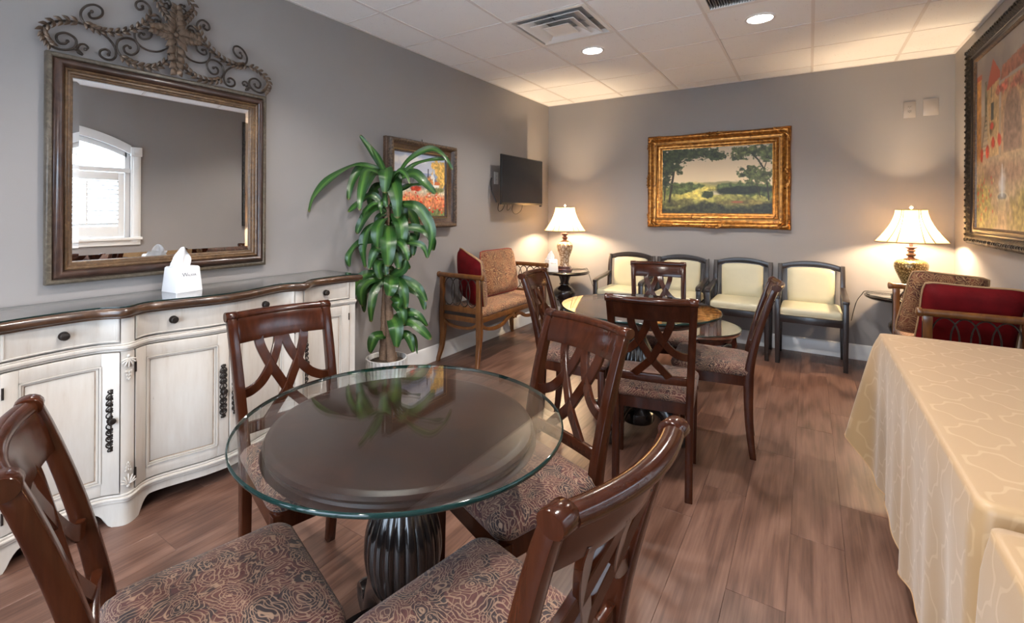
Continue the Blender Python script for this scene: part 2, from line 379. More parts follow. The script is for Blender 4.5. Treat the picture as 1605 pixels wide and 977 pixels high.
# ceiling: backing, tiles, tee grid
b = MB(); b.bx(XL-.12, XR+.12, YF-.1, YW+.12, ZC+.03, ZC+.09); ceil_ = struct(b.build('ceiling', 'grid_white', smooth=False))
TS = .6096; GX = -2.426; GY = 2.307
LIGHTS = [(-1.5115, 3.831), (-.2923, 3.831), (-1.5115, 1.393), (-.2923, 1.393), (-1.5115, -1.045), (-.2923, -1.045)]
VENT = (-1.5115, 3.2214); RET = (-.2923, 3.2214)
tiles = {}
xs = [GX+TS*k for k in range(-1, 7)]; ys = [GY+TS*k for k in range(-7, 7)]
def tile(x0, x1, y0, y1):
    w_, d_ = round(x1-x0, 4), round(y1-y0, 4)
    if (w_, d_) in tiles: o = tiles[(w_, d_)].copy(); COL.objects.link(o)
    else:
        t = MB(); t.bx(-w_/2+.006, w_/2-.006, -d_/2+.006, d_/2-.006, 0, .018); o = t.build('ceiling_tile', 'ceiling_tile', ceil_, bevel=.003, seg=1); tiles[(w_, d_)] = o
    o.location = ((x0+x1)/2, (y0+y1)/2, ZC)
for i in range(len(xs)-1):
    for j in range(len(ys)-1):
        x0, x1 = max(xs[i], XL), min(xs[i+1], XR); y0, y1 = max(ys[j], YF), min(ys[j+1], YW)
        if x1-x0 < .04 or y1-y0 < .04: continue
        c = ((xs[i]+xs[i+1])/2, (ys[j]+ys[j+1])/2)
        if any(abs(c[0]-q[0]) < .1 and abs(c[1]-q[1]) < .1 for q in (VENT, RET)): continue
        tile(x0, x1, y0, y1)
for x in xs:
    if XL < x < XR: t = MB(); t.bx(x-.010, x+.010, YF, YW, ZC-.004, ZC+.012); t.build('grid_bar', 'grid_white', ceil_, smooth=False)
for y in ys:
    if YF < y < YW: t = MB(); t.bx(XL, XR, y-.006, y+.006, ZC-.0025, ZC+.010); t.build('cross_bar', 'grid_white', ceil_, smooth=False)
t = MB(); a = .02
t.bx(XL, XL+a, YF, YW, ZC-.004, ZC+.01); t.bx(XR-a, XR, YF, YW, ZC-.004, ZC+.01); t.bx(XL+a, XR-a, YW-a, YW, ZC-.004, ZC+.01); t.bx(XL+a, XR-a, YF, YF+a, ZC-.004, ZC+.01)
t.build('wall_angle', 'grid_white', ceil_, smooth=False)
# walls
b = MB(); b.bx(XL-.12, XL, YF-.1, YW+.12, 0, ZC+.03); struct(b.build('wall_left', 'wall_paint', smooth=False))
b = MB(); b.bx(XL, XR, YW, YW+.12, 0, ZC+.03); struct(b.build('wall_back', 'wall_paint', smooth=False))
FX0, FX1, FZ0, FZ1 = -2.2, .4, .08, 2.20  # opening added in the unseen wall to let in more daylight
b = MB(); b.bx(XL, FX0, YF-.1, YF, 0, ZC+.03); b.bx(FX1, XR, YF-.1, YF, 0, ZC+.03); b.bx(FX0, FX1, YF-.1, YF, 0, FZ0); b.bx(FX0, FX1, YF-.1, YF, FZ1, ZC+.03); struct(b.build('wall_front', 'wall_paint', smooth=False))
w2 = bpy.data.objects.new('added_fill_window', None); COL.objects.link(w2); w2.location = (-.9, YF, FZ0); w2['kind'] = 'structure'  # unseen window, added to brighten the ceiling and room
o2 = (-.9, YF, FZ0)
for k in range(4):
    x = FX0+(FX1-FX0)*k/3; b = MB(o2); b.bx(max(FX0, x-.03), min(FX1, x+.03), YF-.08, YF-.02, FZ0, FZ1); b.build('mullion', 'window_white', w2, bevel=.003)
for z in (FZ0, FZ1-.06): b = MB(o2); b.bx(FX0, FX1, YF-.08, YF-.02, z, z+.06); b.build('sash_rail', 'window_white', w2, bevel=.003)
for k in range(3): b = MB(o2); x = FX0+(FX1-FX0)*k/3; b.bx(x+.03, x+(FX1-FX0)/3-.03, YF-.053, YF-.047, FZ0+.06, FZ1-.06); b.build('pane', 'glass_clear', w2, smooth=False)
# right wall with an arched window opening
WY, WH, WZ0, WZS, WR = 1.54, .775, 1.02, 1.985, 1.66   # centre, half width, sill, springing, arch radius
def arch(y, r=0): return WZS+math.sqrt(max((WR+r)**2-(y-WY)**2, 0))-math.sqrt(WR**2-WH**2)
b = MB(); WT = .14
b.bx(XR, XR+WT, YF-.1, WY-WH, 0, ZC+.03); b.bx(XR, XR+WT, WY+WH, YW+.12, 0, ZC+.03); b.bx(XR, XR+WT, WY-WH, WY+WH, 0, WZ0)
rings = []
for k in range(25):
    y = WY-WH+2*WH*k/24; z = arch(y)
    rings.append([V3(XR, y, z), V3(XR+WT, y, z), V3(XR+WT, y, ZC+.03), V3(XR, y, ZC+.03)])
b.loft(rings); struct(b.build('wall_right', 'wall_paint', smooth=False))
# baseboards (board, cap bead, shoe)
def base(name, x0, y0, x1, y1, nx, ny):
    b = MB(); prof = [(0, 0), (.022, 0), (.022, .018), (.015, .026), (.015, .110), (.012, .118), (.012, .126), (.007, .134), (0, .138)]
    b.loft([[V3(x+nx*d, y+ny*d, z) for d, z in prof] for x, y in ((x0, y0), (x1, y1))]); struct(b.build(name, 'trim_white', ang=60))
base('baseboard_left', XL, YF, XL, YW, 1, 0); base('baseboard_back', XL, YW, XR, YW, 0, -1); base('baseboard_right', XR, YF, XR, YW, -1, 0); base('baseboard_front', XL, YF, XR, YF, 0, 1)
# window: casing, sash, panes, shutters with louvres
win = bpy.data.objects.new('window_1', None); COL.objects.link(win); win.location = (XR, WY, WZ0); win['kind'] = 'structure'
win['label'] = 'white arched window with louvred half shutters reflected in the mirror'
O_ = (XR, WY, WZ0)
def wb(): return MB(O_)
for s in (-1, 1):
    b = wb(); y0, y1 = sorted((WY+s*WH, WY+s*(WH+.10))); b.bx(XR-.022, XR, y0, y1, WZ0-.06, WZS-.02); b.bx(XR-.034, XR-.022, min(y0+.02, y1), y1-.02, WZ0-.06, WZS-.02); b.build('side_casing', 'window_white', win, bevel=.004)
    b = wb(); b.bx(XR-.042, XR, y0-.006, y1+.006, WZS-.02, WZS+.085); b.bx(XR-.050, XR-.042, y0+.02, y1-.02, WZS+.01, WZS+.06); b.build('corner_block', 'window_white', win, bevel=.003)
b = wb(); rings = []
for k in range(29):
    y = WY-WH-.0+2*WH*k/28; rings.append([V3(XR, y, arch(y)-.0), V3(XR-.03, y, arch(y)), V3(XR-.034, y, arch(y)+.05), V3(XR-.02, y, arch(y)+.10), V3(XR, y, arch(y)+.10)])
b.loft(rings); b.build('arch_casing', 'window_white', win, ang=50)
b = wb(); b.bx(XR-.05, XR+.02, WY-WH-.11, WY+WH+.11, WZ0-.03, WZ0); b.bx(XR-.02, XR, WY-WH-.10, WY+WH+.10, WZ0-.09, WZ0-.03); b.build('sill', 'window_white', win, bevel=.004)
b = wb(); TR = 1.79
b.bx(XR, XR+.06, WY-WH, WY+WH, TR-.02, TR+.03); b.build('transom_bar', 'window_white', win, bevel=.003)
for s in (-1, 1):
    b = wb(); y0, y1 = sorted((WY+s*WH, WY+s*(WH-.05))); b.bx(XR+.02, XR+.07, y0, y1, WZ0, arch(WY+WH-.05)); b.build('jamb', 'window_white', win, bevel=.003)
b = wb(); rings = []
for k in range(29):
    y = WY-WH+.03+2*(WH-.03)*k/28; z = arch(y); rings.append([V3(XR+.02, y, z-.055), V3(XR+.07, y, z-.055), V3(XR+.07, y, z+.005), V3(XR+.02, y, z+.005)])
b.loft(rings); b.build('arch_sash', 'window_white', win, ang=50)
b = wb(); rings = []
for k in range(25):
    y = WY-WH+.02+2*(WH-.02)*k/24; rings.append([V3(XR+.085, y, TR), V3(XR+.091, y, TR), V3(XR+.091, y, arch(y)-.02), V3(XR+.085, y, arch(y)-.02)])
b.loft(rings); b.build('pane', 'glass_clear', win, smooth=False)
b = wb(); b.bx(XR+.085, XR+.091, WY-WH+.02, WY+WH-.02, WZ0+.01, TR); b.build('pane', 'glass_clear', win, smooth=False)
b = wb(); b.bx(XR+.08, XR+.11, WY-.02, WY+.02, WZ0, arch(WY)-.03); b.build('mullion', 'window_white', win, bevel=.003)
for s in (-1, 1):
    yc = WY+s*.36; hw = .355
    b = wb()
    b.bx(XR-.004, XR+.026, yc-hw, yc-hw+.06, WZ0+.01, TR-.025); b.bx(XR-.004, XR+.026, yc+hw-.06, yc+hw, WZ0+.01, TR-.025)
    b.bx(XR-.004, XR+.026, yc-hw+.06, yc+hw-.06, WZ0+.01, WZ0+.13); b.bx(XR-.004, XR+.026, yc-hw+.06, yc+hw-.06, TR-.115, TR-.025)
    sh = b.build('shutter_panel', 'window_white', win, bevel=.003)
    n = 11
    for k in range(n):
        z = WZ0+.13+(TR-.115-WZ0-.13)*(k+.5)/n
        b = wb(); b.box((XR+.012, yc, z), (.060, 2*hw-.122, .008), ry=math.radians(28)); b.build('louver', 'window_white', sh, bevel=.002, seg=1)
    b = wb(); b.bx(XR-.026, XR-.016, yc-.007, yc+.007, WZ0+.16, TR-.14); b.build('tilt_rod', 'window_white', sh)
# outdoors: column and tree seen in the mirror, ground kept pale to bounce daylight
b = MB(); b.bx(-30, XR+30, -35, YF-.1, -.4, -.3); b.bx(XR+.14, XR+30, YF-.1, 30, -.4, -.3); struct(b.build('ground_outside', 'bounce_paving', smooth=False))
cl = thing('porch_column', 'round white porch column outside the arched window', 'column', (XR+1.5, 2.15, -.3))
b = MB(); b.lathe([(.17, 0), (.17, .1), (.14, .14), (.13, .2), (.115, 3.0), (.14, 3.04), (.16, 3.1), (.16, 3.2)], 28); b.build('shaft', 'porch_white', cl)
b = MB(); b.bx(-.19, .19, -.19, .19, -.02, 0); b.bx(-.19, .19, -.19, .19, 3.2, 3.26); b.build('plinth', 'porch_white', cl)
tr = thing('bare_tree', 'leafless grey tree standing outside beyond the porch column', 'tree', (XR+7, 1.4, -.3))
b = MB()
def branch(p, d, L, r, k):
    q = p+d*L; b.tube([p, (p+q)/2+V3(random.uniform(-.05, .05), random.uniform(-.05, .05), 0)*L, q], [r, r*.85, r*.68], 5)
    if k:
        for _ in range(3):
            nd_ = (d+V3(random.uniform(-.7, .7), random.uniform(-.7, .7), random.uniform(-.1, .5))).normalized(); branch(q, nd_, L*random.uniform(.6, .82), r*.62, k-1)
branch(V3(0, 0, 0), V3(0, 0, 1), 1.5, .14, 5); b.build('branches', 'bark_grey', tr)
# ------------------------------------------------------------------ ceiling fittings
for i, (x, y) in enumerate(LIGHTS):
    lab = {0: 'lit round recessed downlight beside the square air diffuser', 1: 'lit round recessed downlight near the return grille'}.get(i, ['recessed ceiling downlight above the near glass table', 'recessed ceiling downlight above the camera, right of the near table', 'recessed ceiling downlight far behind the camera on the sideboard side', 'recessed ceiling downlight far behind the camera on the covered table side'][i-2] if i > 1 else '')
    t = thing('downlight', lab, 'ceiling light', (x, y, ZC), 0, 'recessed ceiling downlights')
    b = MB(); b.lathe([(.078, -.001), (.096, -.001), (.094, -.006), (.080, -.009), (.076, -.004)], 40, cap=False); b.build('trim_ring', 'vent_white', t)
    b = MB(); b.lathe([(.001, -.0032), (.078, -.0032), (.078, -.0012), (.001, -.0012)], 40); b.build('lens', 'downlight_glow', t)
    L = bpy.data.lights.new('downlight_lamp', 'SPOT'); L.energy = DOWN_W; L.color = (1, .93, .86); L.spot_size = math.radians(138); L.spot_blend = .5; L.shadow_soft_size = .07
    lo = bpy.data.objects.new('downlight_lamp', L); COL.objects.link(lo); lo.parent = t; lo.location = (0, 0, -.012)
vt = thing('air_diffuser', 'square white ceiling air diffuser with nested sloping louvres', 'air vent', (VENT[0], VENT[1], ZC))
def sq(r, z): return [V3(-r, -r, z), V3(r, -r, z), V3(r, r, z), V3(-r, r, z)]
b = MB(); b.loft([sq(.296, .004), sq(.296, -.006), sq(.268, -.006), sq(.262, .035), sq(.268, .04)], cap=False); b.build('outer_frame', 'vent_white', vt, smooth=False)
for r0, r1, z0, z1 in ((.236, .160, -.014, .026), (.168, .094, -.020, .020)):
    b = MB(); b.loft([sq(r0, z0), sq(r0-.004, z0-.003), sq(r1-.004, z1-.003), sq(r1, z1)], cap=False, loop=True); b.build('louver', 'vent_white', vt, smooth=False)
b = MB(); b.loft([sq(.100, -.024), sq(.097, -.027), sq(.03, -.018), sq(.03, -.010)], cap=True); b.build('center_cone', 'vent_white', vt, smooth=False)
b = MB(); b.loft([sq(.262, .029), sq(.262, .025)]); b.build('duct_opening', 'vent_grey', vt, smooth=False)
for a in range(4):
    b = MB(); b.box((.19*math.cos(a*PI/2), .19*math.sin(a*PI/2), .012), (.16, .012, .012), rz=a*PI/2); b.build('bracket', 'steel', vt)
rt = thing('return_grille', 'flat grey slatted return air grille in ceiling edge of view', 'air vent', (RET[0], RET[1], ZC))
b = MB(); b.loft([sq(.296, .004), sq(.296, -.006), sq(.262, -.006), sq(.262, .01)], cap=False); b.build('outer_frame', 'vent_white', rt, smooth=False)
b = MB(); b.loft([sq(.262, .029), sq(.262, .022)]); b.build('duct_opening', 'vent_dark', rt, smooth=False)
t0 = None
for k in range(34):
    if t0 is None: q = MB(); q.box((0, 0, 0), (.004, .524, .016), ry=.5); t0 = q.build('slat', 'steel', rt, smooth=False); o = t0
    else: o = t0.copy(); COL.objects.link(o)
    o.location = (-.258+.0156*k, 0, .004)
# ------------------------------------------------------------------ dining chairs
ZK = [0, .12, .25, .40, .50, .62, .75, .88, .955]
YK = [0, .014, .022, .024, .018, -.004, -.036, -.076, -.104]
def ypost(z): 
    return interp(z, ZS_, YS_)
_p = crv([V3(0, y, z) for y, z in zip(YK, ZK)], 6); ZS_ = [q.z for q in _p]; YS_ = [q.y for q in _p]
def xpost(z): return interp(z, [0, .45, .955], [.165, .168, .184])
def bow(x): return -.030*(1-min(1, (x/.18)**2))
def make_chair():
    t = thing('dining_chair', 'x', 'chair')
    for s in (-1, 1):
        b = MB(); rings = []
        for z in np.linspace(0, .945, 24):
            x, y = s*xpost(z), ypost(z); wd = .017; d = interp(z, [0, .2, .42, .6, .945], [.015, .021, .025, .020, .016])
            rings.append([V3(x-wd, y-d, z), V3(x+wd, y-d, z), V3(x+wd, y+d, z), V3(x-wd, y+d, z)])
        b.loft(rings); b.build('back_post', 'chair_wood', t, bevel=.004)
    # crest: bowed panel with a rolled top that runs out over the posts
    b = MB(); rings = []
    for x in np.linspace(-.172, .172, 17):
        r = []
        for z, th in ((.848, .009), (.88, .011), (.915, .012), (.94, .012)): r.append(V3(x, ypost(z)+bow(x)+th, z))
        for z, th in ((.94, .010), (.915, .010), (.88, .009), (.848, .009)): r.append(V3(x, ypost(z)+bow(x)-th, z))
        rings.append(r)
    b.loft(rings)
    cr = b.build('crest_rail', 'chair_wood', t, bevel=.002)
    b = MB(); rings = []
    for x in np.linspace(-.168, .168, 19):
        cy, cz = ypost(.945)+bow(x)-.004, .943
        rings.append([V3(x, cy+.021*math.cos(a), cz+.0165*math.sin(a)) for a in np.linspace(0, 2*PI, 14, endpoint=False)])
    b.loft(rings); b.build('top_roll', 'chair_wood', cr, ang=50)
    for s in (-1, 1):
        b = MB(); cy, cz = ypost(.945)-.004, .944
        rings = []
        for x, k in ((.163, .96), (.165, 1.03), (.200, 1.03), (.203, .96)):
            rings.append([V3(s*x, cy+.023*k*math.cos(a), cz+.0185*k*math.sin(a)) for a in np.linspace(0, 2*PI, 16, endpoint=False)])
        b.loft(rings); b.build('crest_cap', 'chair_wood', cr, ang=50)
    b = MB(); rings = []
    for x in np.linspace(-.160, .160, 11):
        y0 = ypost(.555)+bow(x)*.35
        rings.append([V3(x, y0-.010, .535), V3(x, y0+.010, .535), V3(x, y0+.010, .575), V3(x, y0-.010, .575)])
    b.loft(rings); b.build('lower_back_rail', 'chair_wood', t, bevel=.003)
    # interlaced splat
    def sl(uv, th):
        P = []
        for p in crv([V3(u, v, 0) for u, v in uv], 7):
            z = .565+p.y*.293; x = p.x*.160; k = .35+.65*p.y
            P.append(V3(x, ypost(z)+bow(x)*k, z))
        b = MB(); rings = []; N = len(P)
        for i in range(N):
            tg = (P[min(i+1, N-1)]-P[max(i-1, 0)]); tg.y = 0; tg.normalize(); sd = V3(-tg.z, 0, tg.x)*.0172
            n = V3(0, th/2, 0); rings.append([P[i]+sd+n, P[i]-sd+n, P[i]-sd-n, P[i]+sd-n])
        b.loft(rings); b.build('splat_strip', 'chair_wood', t, bevel=.002, seg=1)
    for s in (-1, 1):
        sl([(s*-.55, 1.02), (s*-.52, .88), (s*-.36, .66), (s*-.17, .47), (s*.02, .29), (s*.30, .12), (s*.56, -.03)], .0155)
        sl([(s*-.06, 1.02), (s*-.12, .86), (s*-.30, .65), (s*-.56, .47), (s*-.82, .39), (s*-1.02, .375)], .0165)
    # seat
    def outline(k, n=7):
        c = []
        for (x, y, r) in ((.212, .420, .045), (-.212, .420, .045), (-.186, .010, .03), (.186, .010, .03)):
            c.append((x, y, r))
        pts = []; N = 4; cx, cy = 0, .21
        ang0 = {0: 0, 1: PI/2, 2: PI, 3: 3*PI/2}
        for i, (x, y, r) in enumerate(c):
            sx = 1 if x > 0 else -1; sy = 1 if y > .2 else -1
            ox, oy = x-sx*r, y-sy*r
            for j in range(n):
                a = ang0[i]+PI/2*j/(n-1); px, py = ox+r*math.cos(a), oy+r*math.sin(a)
                pts.append((cx+(px-cx)*k, cy+(py-cy)*k))
            # side subdivisions
            x2, y2, r2 = c[(i+1) % 4]
        return pts
    b = MB(); rings = []
    for k, z in ((.965, .448), (1.0, .458), (1.012, .474), (.995, .488), (.95, .499), (.86, .507), (.68, .514), (.42, .518), (.15, .519)):
        rings.append([V3(x, y, z) for x, y in outline(k)])
    b.loft(rings); b.build('seat_cushion', 'paisley_seat', t, ang=80)
    b = MB(); ins = outline(.97)
    b.loft([[V3(x, y, .395) for x, y in ins], [V3(x, y, .45) for x, y in ins]]); b.build('seat_frame', 'chair_wood', t)
    for s in (-1, 1):
        b = MB(); rings = []
        for z, wd in ((0, .013), (.2, .016), (.44, .019)): rings.append([V3(s*.188-wd, .392-wd, z), V3(s*.188+wd, .392-wd, z), V3(s*.188+wd, .392+wd, z), V3(s*.188-wd, .392+wd, z)])
        b.loft(rings); b.build('front_leg', 'chair_wood', t, bevel=.003)
    return t
CHAIRS = [(-1.655, 1.112, -12.7, 'dark wood dining chair between the white sideboard and the near glass table'),
          (-.713, 1.555, -112.5, 'dark wood dining chair on the far side of the near glass table'),
          (-1.115, .337, 73.3, 'dark wood dining chair in the bottom left corner, back towards the camera'),
          (-.342, .776, 170.0, 'dark wood dining chair in front at right of near table, curved crest close up'),
          (-.622, 2.345, 101, 'dark wood dining chair seen squarely from behind at the far table'),
          (-.268, 3.158, 186, 'dark wood dining chair in side profile at right of the far table'),
          (-1.385, 2.778, 6, 'dark wood dining chair at left of far table, in front of settee'),
          (-.940, 3.73, -72, 'dark wood dining chair behind the far table, facing the camera')]
c0 = make_chair(); index_kids()
for i, (x, y, a, lab) in enumerate(CHAIRS):
    o = c0 if i == 0 else copy_tree(c0)
    o.location = (x, y, 0); o.rotation_euler = (0, 0, math.radians(a-90)); o['label'] = lab; o['group'] = 'dining chairs around the two round tables'
# ------------------------------------------------------------------ round pedestal tables with glass
def flute(n, d): return lambda a, r, z: 1-d*abs(math.sin(a*n/2))**.6*0+d*(abs(math.cos(a*n/2))-.6)
def make_table(x, y, r, rot, lab):
    t = thing('pedestal_table', lab, 'table', (x, y, 0), rot)
    zt = .748; k = r/.455
    b = MB(); b.lathe([(.02, zt-.055), (.30*k, zt-.055), (.345*k, zt-.052), (.372*k, zt-.046), (.380*k, zt-.038), (.374*k, zt-.034), (.366*k, zt-.032), (.363*k, zt-.024), (.369*k, zt-.021), (.373*k, zt-.013), (.368*k, zt-.005), (.356*k, zt-.001), (.350*k, zt), (.05, zt)], 72)
    b.build('table_top', 'table_wood', t, ang=28)
    b = MB(); b.lathe([(.16, .655), (.19, .66), (.195, .675), (.18, .693)], 48); b.build('top_plate', 'black_wood', t)
    b = MB(); fl = lambda a, rr, z: 1+.07*(abs(math.cos(a*10))**.7-.5)*min(1, (z-.225)*12 if z < .4 else max(0, .60-z)*8)
    pr = [(.046, .235), (.056, .248), (.078, .275), (.096, .315), (.105, .36), (.107, .395), (.103, .435), (.092, .475), (.076, .515), (.058, .550), (.048, .585), (.052, .62), (.075, .645), (.12, .656)]
    pr = [(p.x, p.z) for p in crv([V3(a, 0, c) for a, c in pr], 2)]
    b.lathe(pr, 160, rmod=fl); b.build('fluted_bulb', 'black_wood', t, ang=70)
    b = MB(); b.lathe([(.03, .06), (.090, .06), (.098, .075), (.095, .12), (.075, .14), (.06, .16), (.056, .19), (.066, .205), (.070, .218), (.062, .228), (.045, .238)], 40); b.build('collar', 'black_wood', t)
    for q in range(4):
        a = q*PI/2+PI/4; dx, dy = math.cos(a), math.sin(a)
        path = [(.02, .175), (.09, .185), (.155, .175), (.205, .135), (.230, .085), (.250, .045), (.280, .030), (.308, .040), (.316, .066), (.300, .086), (.280, .080), (.276, .062), (.288, .055)]
        pts = crv([V3(dx*u, dy*u, z) for u, z in path], 5); side = V3(-dy, dx, 0); b = MB(); rings = []
        N = len(pts)
        for i in range(N):
            tg = (pts[min(i+1, N-1)]-pts[max(i-1, 0)]).normalized(); nn = tg.cross(side).normalized(); f_ = i/N
            hw = .042*(1-.15*f_); hh = interp(f_, [0, .35, .55, .7, 1], [.040, .036, .026, .016, .007])
            rings.append([pts[i]+side*hw*.7+nn*hh, pts[i]+side*hw+nn*hh*.3, pts[i]+side*hw-nn*hh*.6, pts[i]+side*hw*.6-nn*hh, pts[i]-side*hw*.6-nn*hh, pts[i]-side*hw-nn*hh*.6, pts[i]-side*hw+nn*hh*.3, pts[i]-side*hw*.7+nn*hh])
        b.loft(rings); lg = b.build('scroll_foot', 'black_wood', t, ang=50)
        b = MB()
        for k_ in (-1, 0, 1):
            b.tube([V3(dx*u, dy*u, z)+side*k_*.012*(1+i*.12) for i, (u, z) in enumerate(((.15, .214), (.222, .175), (.262, .112), (.276, .070)))], [.006, .011, .010, .004], 6)
        b.build('carved_leaf', 'black_wood', lg)
    return t
T1 = (-.962, 1.012, .452); T2 = (-.877, 2.995, .468)
make_table(*T1, math.radians(20), 'dark round pedestal table with fluted bulb, nearest the camera'); make_table(*T2, math.radians(28), 'dark round pedestal table with scroll feet, farther back by the settee')
def glass_disc(name, x, y, z, r, th, lab, parent_cat='glass top', sy=1):
    t = thing(name, lab, parent_cat, (x, y, z))
    b = MB(); b.lathe([(.001, 0), (r-.004, 0), (r-.004, th), (.001, th)], 96, sy=sy); b.f = b.f  
    q = MB(); n = 96
    for zz, flip in ((0, 1), (th, 0)):
        ring = [V3((r-.004)*math.cos(2*PI*i/n), (r-.004)*sy*math.sin(2*PI*i/n), zz) for i in range(n)]
        f = tuple(range(n)); q.add(ring, [f if not flip else f[::-1]])
    q.build('pane', 'glass_table', t, smooth=False)
    b = MB(); rings = []
    for k in range(9):
        a = -PI/2+PI*k/8; rings.append([V3((r-.004+.0045*math.cos(a))*math.cos(2*PI*i/n), (r-.004+.0045*math.cos(a))*sy*math.sin(2*PI*i/n), th/2+th/2*math.sin(a)) for i in range(n)])
    b.loft(rings, cap=False); b.build('polished_edge', 'glass_edge', t, ang=80)
    return t
glass_disc('glass_disc', T1[0], T1[1], .749, T1[2], .012, 'round clear glass top lying on the near dark pedestal table')
glass_disc('glass_disc', T2[0], T2[1], .749, T2[2], .012, 'round clear glass top lying on the farther pedestal table')
# ------------------------------------------------------------------ white serpentine sideboard
DY0, DY1, DC = .42, 2.11, 1.265
_yk = [.42, .47, .56, .66, .745, .79, .822, .845, .872, .905, .945, 1.0, 1.08, 1.17, 1.265]
_xk = [-2.446, -2.462, -2.478, -2.484, -2.476, -2.452, -2.424, -2.416, -2.426, -2.452, -2.466, -2.458, -2.434, -2.408, -2.396]
_d = crv([V3(x, y, 0) for x, y in zip(_xk, _yk)], 5); _dy = [p.y for p in _d]; _dx = [p.x for p in _d]
def xo(y):
    if y > DC: y = 2*DC-y
    return interp(y, _dy, _dx)
DO = (XL+.18, DC, 0)
ds = thing('sideboard', 'distressed white serpentine sideboard with dark top under the mirror', 'sideboard', DO)
def slab(b, y0, y1, z0, z1, o0, o1, n=None, back=None, m=0):
    """slab following the serpentine front; z0/z1 numbers or functions of y; o0..o1 offsets outward"""
    n = n or max(2, int(abs(y1-y0)/.018)); rings = []
    for k in range(n+1):
        y = y0+(y1-y0)*k/n; a = z0(y) if callable(z0) else z0; c = z1(y) if callable(z1) else z1
        xb = (xo(y)+o0) if back is None else back; xf = xo(y)+o1
        rings.append([V3(xb, y, a), V3(xf, y, a), V3(xf, y, c), V3(xb, y, c)])
    b.loft(rings, m=m)
def D(): return MB(DO)
b = D(); slab(b, DY0+.01, DY1-.01, .10, .90, 0, -.012, back=XL+.025); b.build('carcass', 'distressed_white', ds, ang=50)
# scalloped base with feet
def foot(y):
    feet = [.42, .845, 1.685, 2.11]; d = min(abs(y-f) for f in feet); e = .055
    if d < e: return .0
    if d < e+.05: t = (d-e)/.05; return .066*math.sin(t*PI/2)**.8
    return .066
b = D(); slab(b, DY0, DY1, foot, .105, -.035, .006, 170); b.build('base_apron', 'distressed_white', ds, ang=50)
for yy in (DY0+.01, DY1-.03):
    b = D(); b.bx(XL+.03, xo(yy)-.03, yy, yy+.02, .0, .10); b.build('side_foot', 'distressed_white', ds)
for z0, z1, o in ((.100, .112, .014), (.112, .124, .020), (.124, .134, .010)):
    b = D(); slab(b, DY0-.004, DY1+.004, z0, z1, -.02, o, 110); b.build('base_molding', 'distressed_white', ds, ang=60, bevel=.003)
for z0, z1, o in ((.742, .752, .008), (.752, .768, .016), (.768, .775, .007)):
    b = D(); slab(b, DY0-.004, DY1+.004, z0, z1, -.02, o, 110); b.build('waist_molding', 'distressed_white', ds, ang=60, bevel=.003)
# pilasters with hinges and carved shells
PIL = [(.42, .455), (.822, .872), (1.658, 1.708), (2.075, 2.11)]
for y0, y1 in PIL:
    b = D(); slab(b, y0, y1, .13, .745, -.02, .004); slab(b, y0, y1, .775, .90, -.02, .004); pl = b.build('pilaster', 'distressed_white', ds, ang=50)
    yc = (y0+y1)/2
    if .5 < yc < 2:
        for zc, s in ((.700, -1), (.185, 1)):
            b = D(); X0 = xo(yc)+.009
            for k in range(-3, 4):
                a = k*.42; L = .040-.004*abs(k)
                M = Matrix.Rotation(a, 3, 'X'); c = V3(X0, yc-math.sin(a)*L*.55*s*s, zc-s*.012+s*math.cos(a)*L*.55)
                b.ell(c, (.006, .0046, L*.55), 6, 5, Matrix.Rotation(-a*s*-1, 3, 'X'))
            b.ell((X0, yc, zc-s*.020), (.005, .008, .008), 8, 5)
            for k, (dz, r) in enumerate(((.046, .009), (.060, .007), (.074, .005))):
                for q in (-1, 1): b.ell((X0, yc+q*r*.9, zc+s*dz), (.0035, r*.75, .006), 6, 4)
                b.ell((X0, yc, zc+s*(dz+.004)), (.0045, .003, .007), 6, 4)
            b.build('shell_carving', 'distressed_white', pl)
def knob(y, z, par, off=.014, r=.0165):
    X0 = xo(y)+off; b = D(); R = Matrix.Rotation(PI/2, 3, 'Y')
    k = MB(DO); rings = []
    for rr, d in ((r*1.05, -.002), (r*1.1, .002), (r*.55, .004), (r*.45, .012), (r*.8, .015), (r, .020), (r*.8, .025), (r*.3, .027)):
        rings.append([V3(X0+d, y+rr*math.cos(a), z+rr*math.sin(a)) for a in np.linspace(0, 2*PI, 16, endpoint=False)])
    k.loft(rings); k.build('knob', 'dark_bronze', par)
# drawers
for y0, y1, kn in ((.460, .817, (.645,)), (.877, 1.653, (1.03, 1.478)), (1.713, 2.070, (1.90,))):
    b = D(); slab(b, y0, y1, .782, .893, -.01, .009); dr = b.build('drawer', 'distressed_white', ds, ang=50, bevel=.002)
    b = D()
    for a0, a1, c0_, c1_ in ((y0+.004, y1-.004, .783, .790), (y0+.004, y1-.004, .885, .892)): slab(b, a0, a1, c0_, c1_, 0, .0125)
    slab(b, y0+.004, y0+.011, .790, .885, 0, .0125, 2); slab(b, y1-.011, y1-.004, .790, .885, 0, .0125, 2)
    b.build('drawer_bead', 'distressed_white', dr, ang=50, bevel=.002)
    for ky in kn: knob(ky, .838, dr)
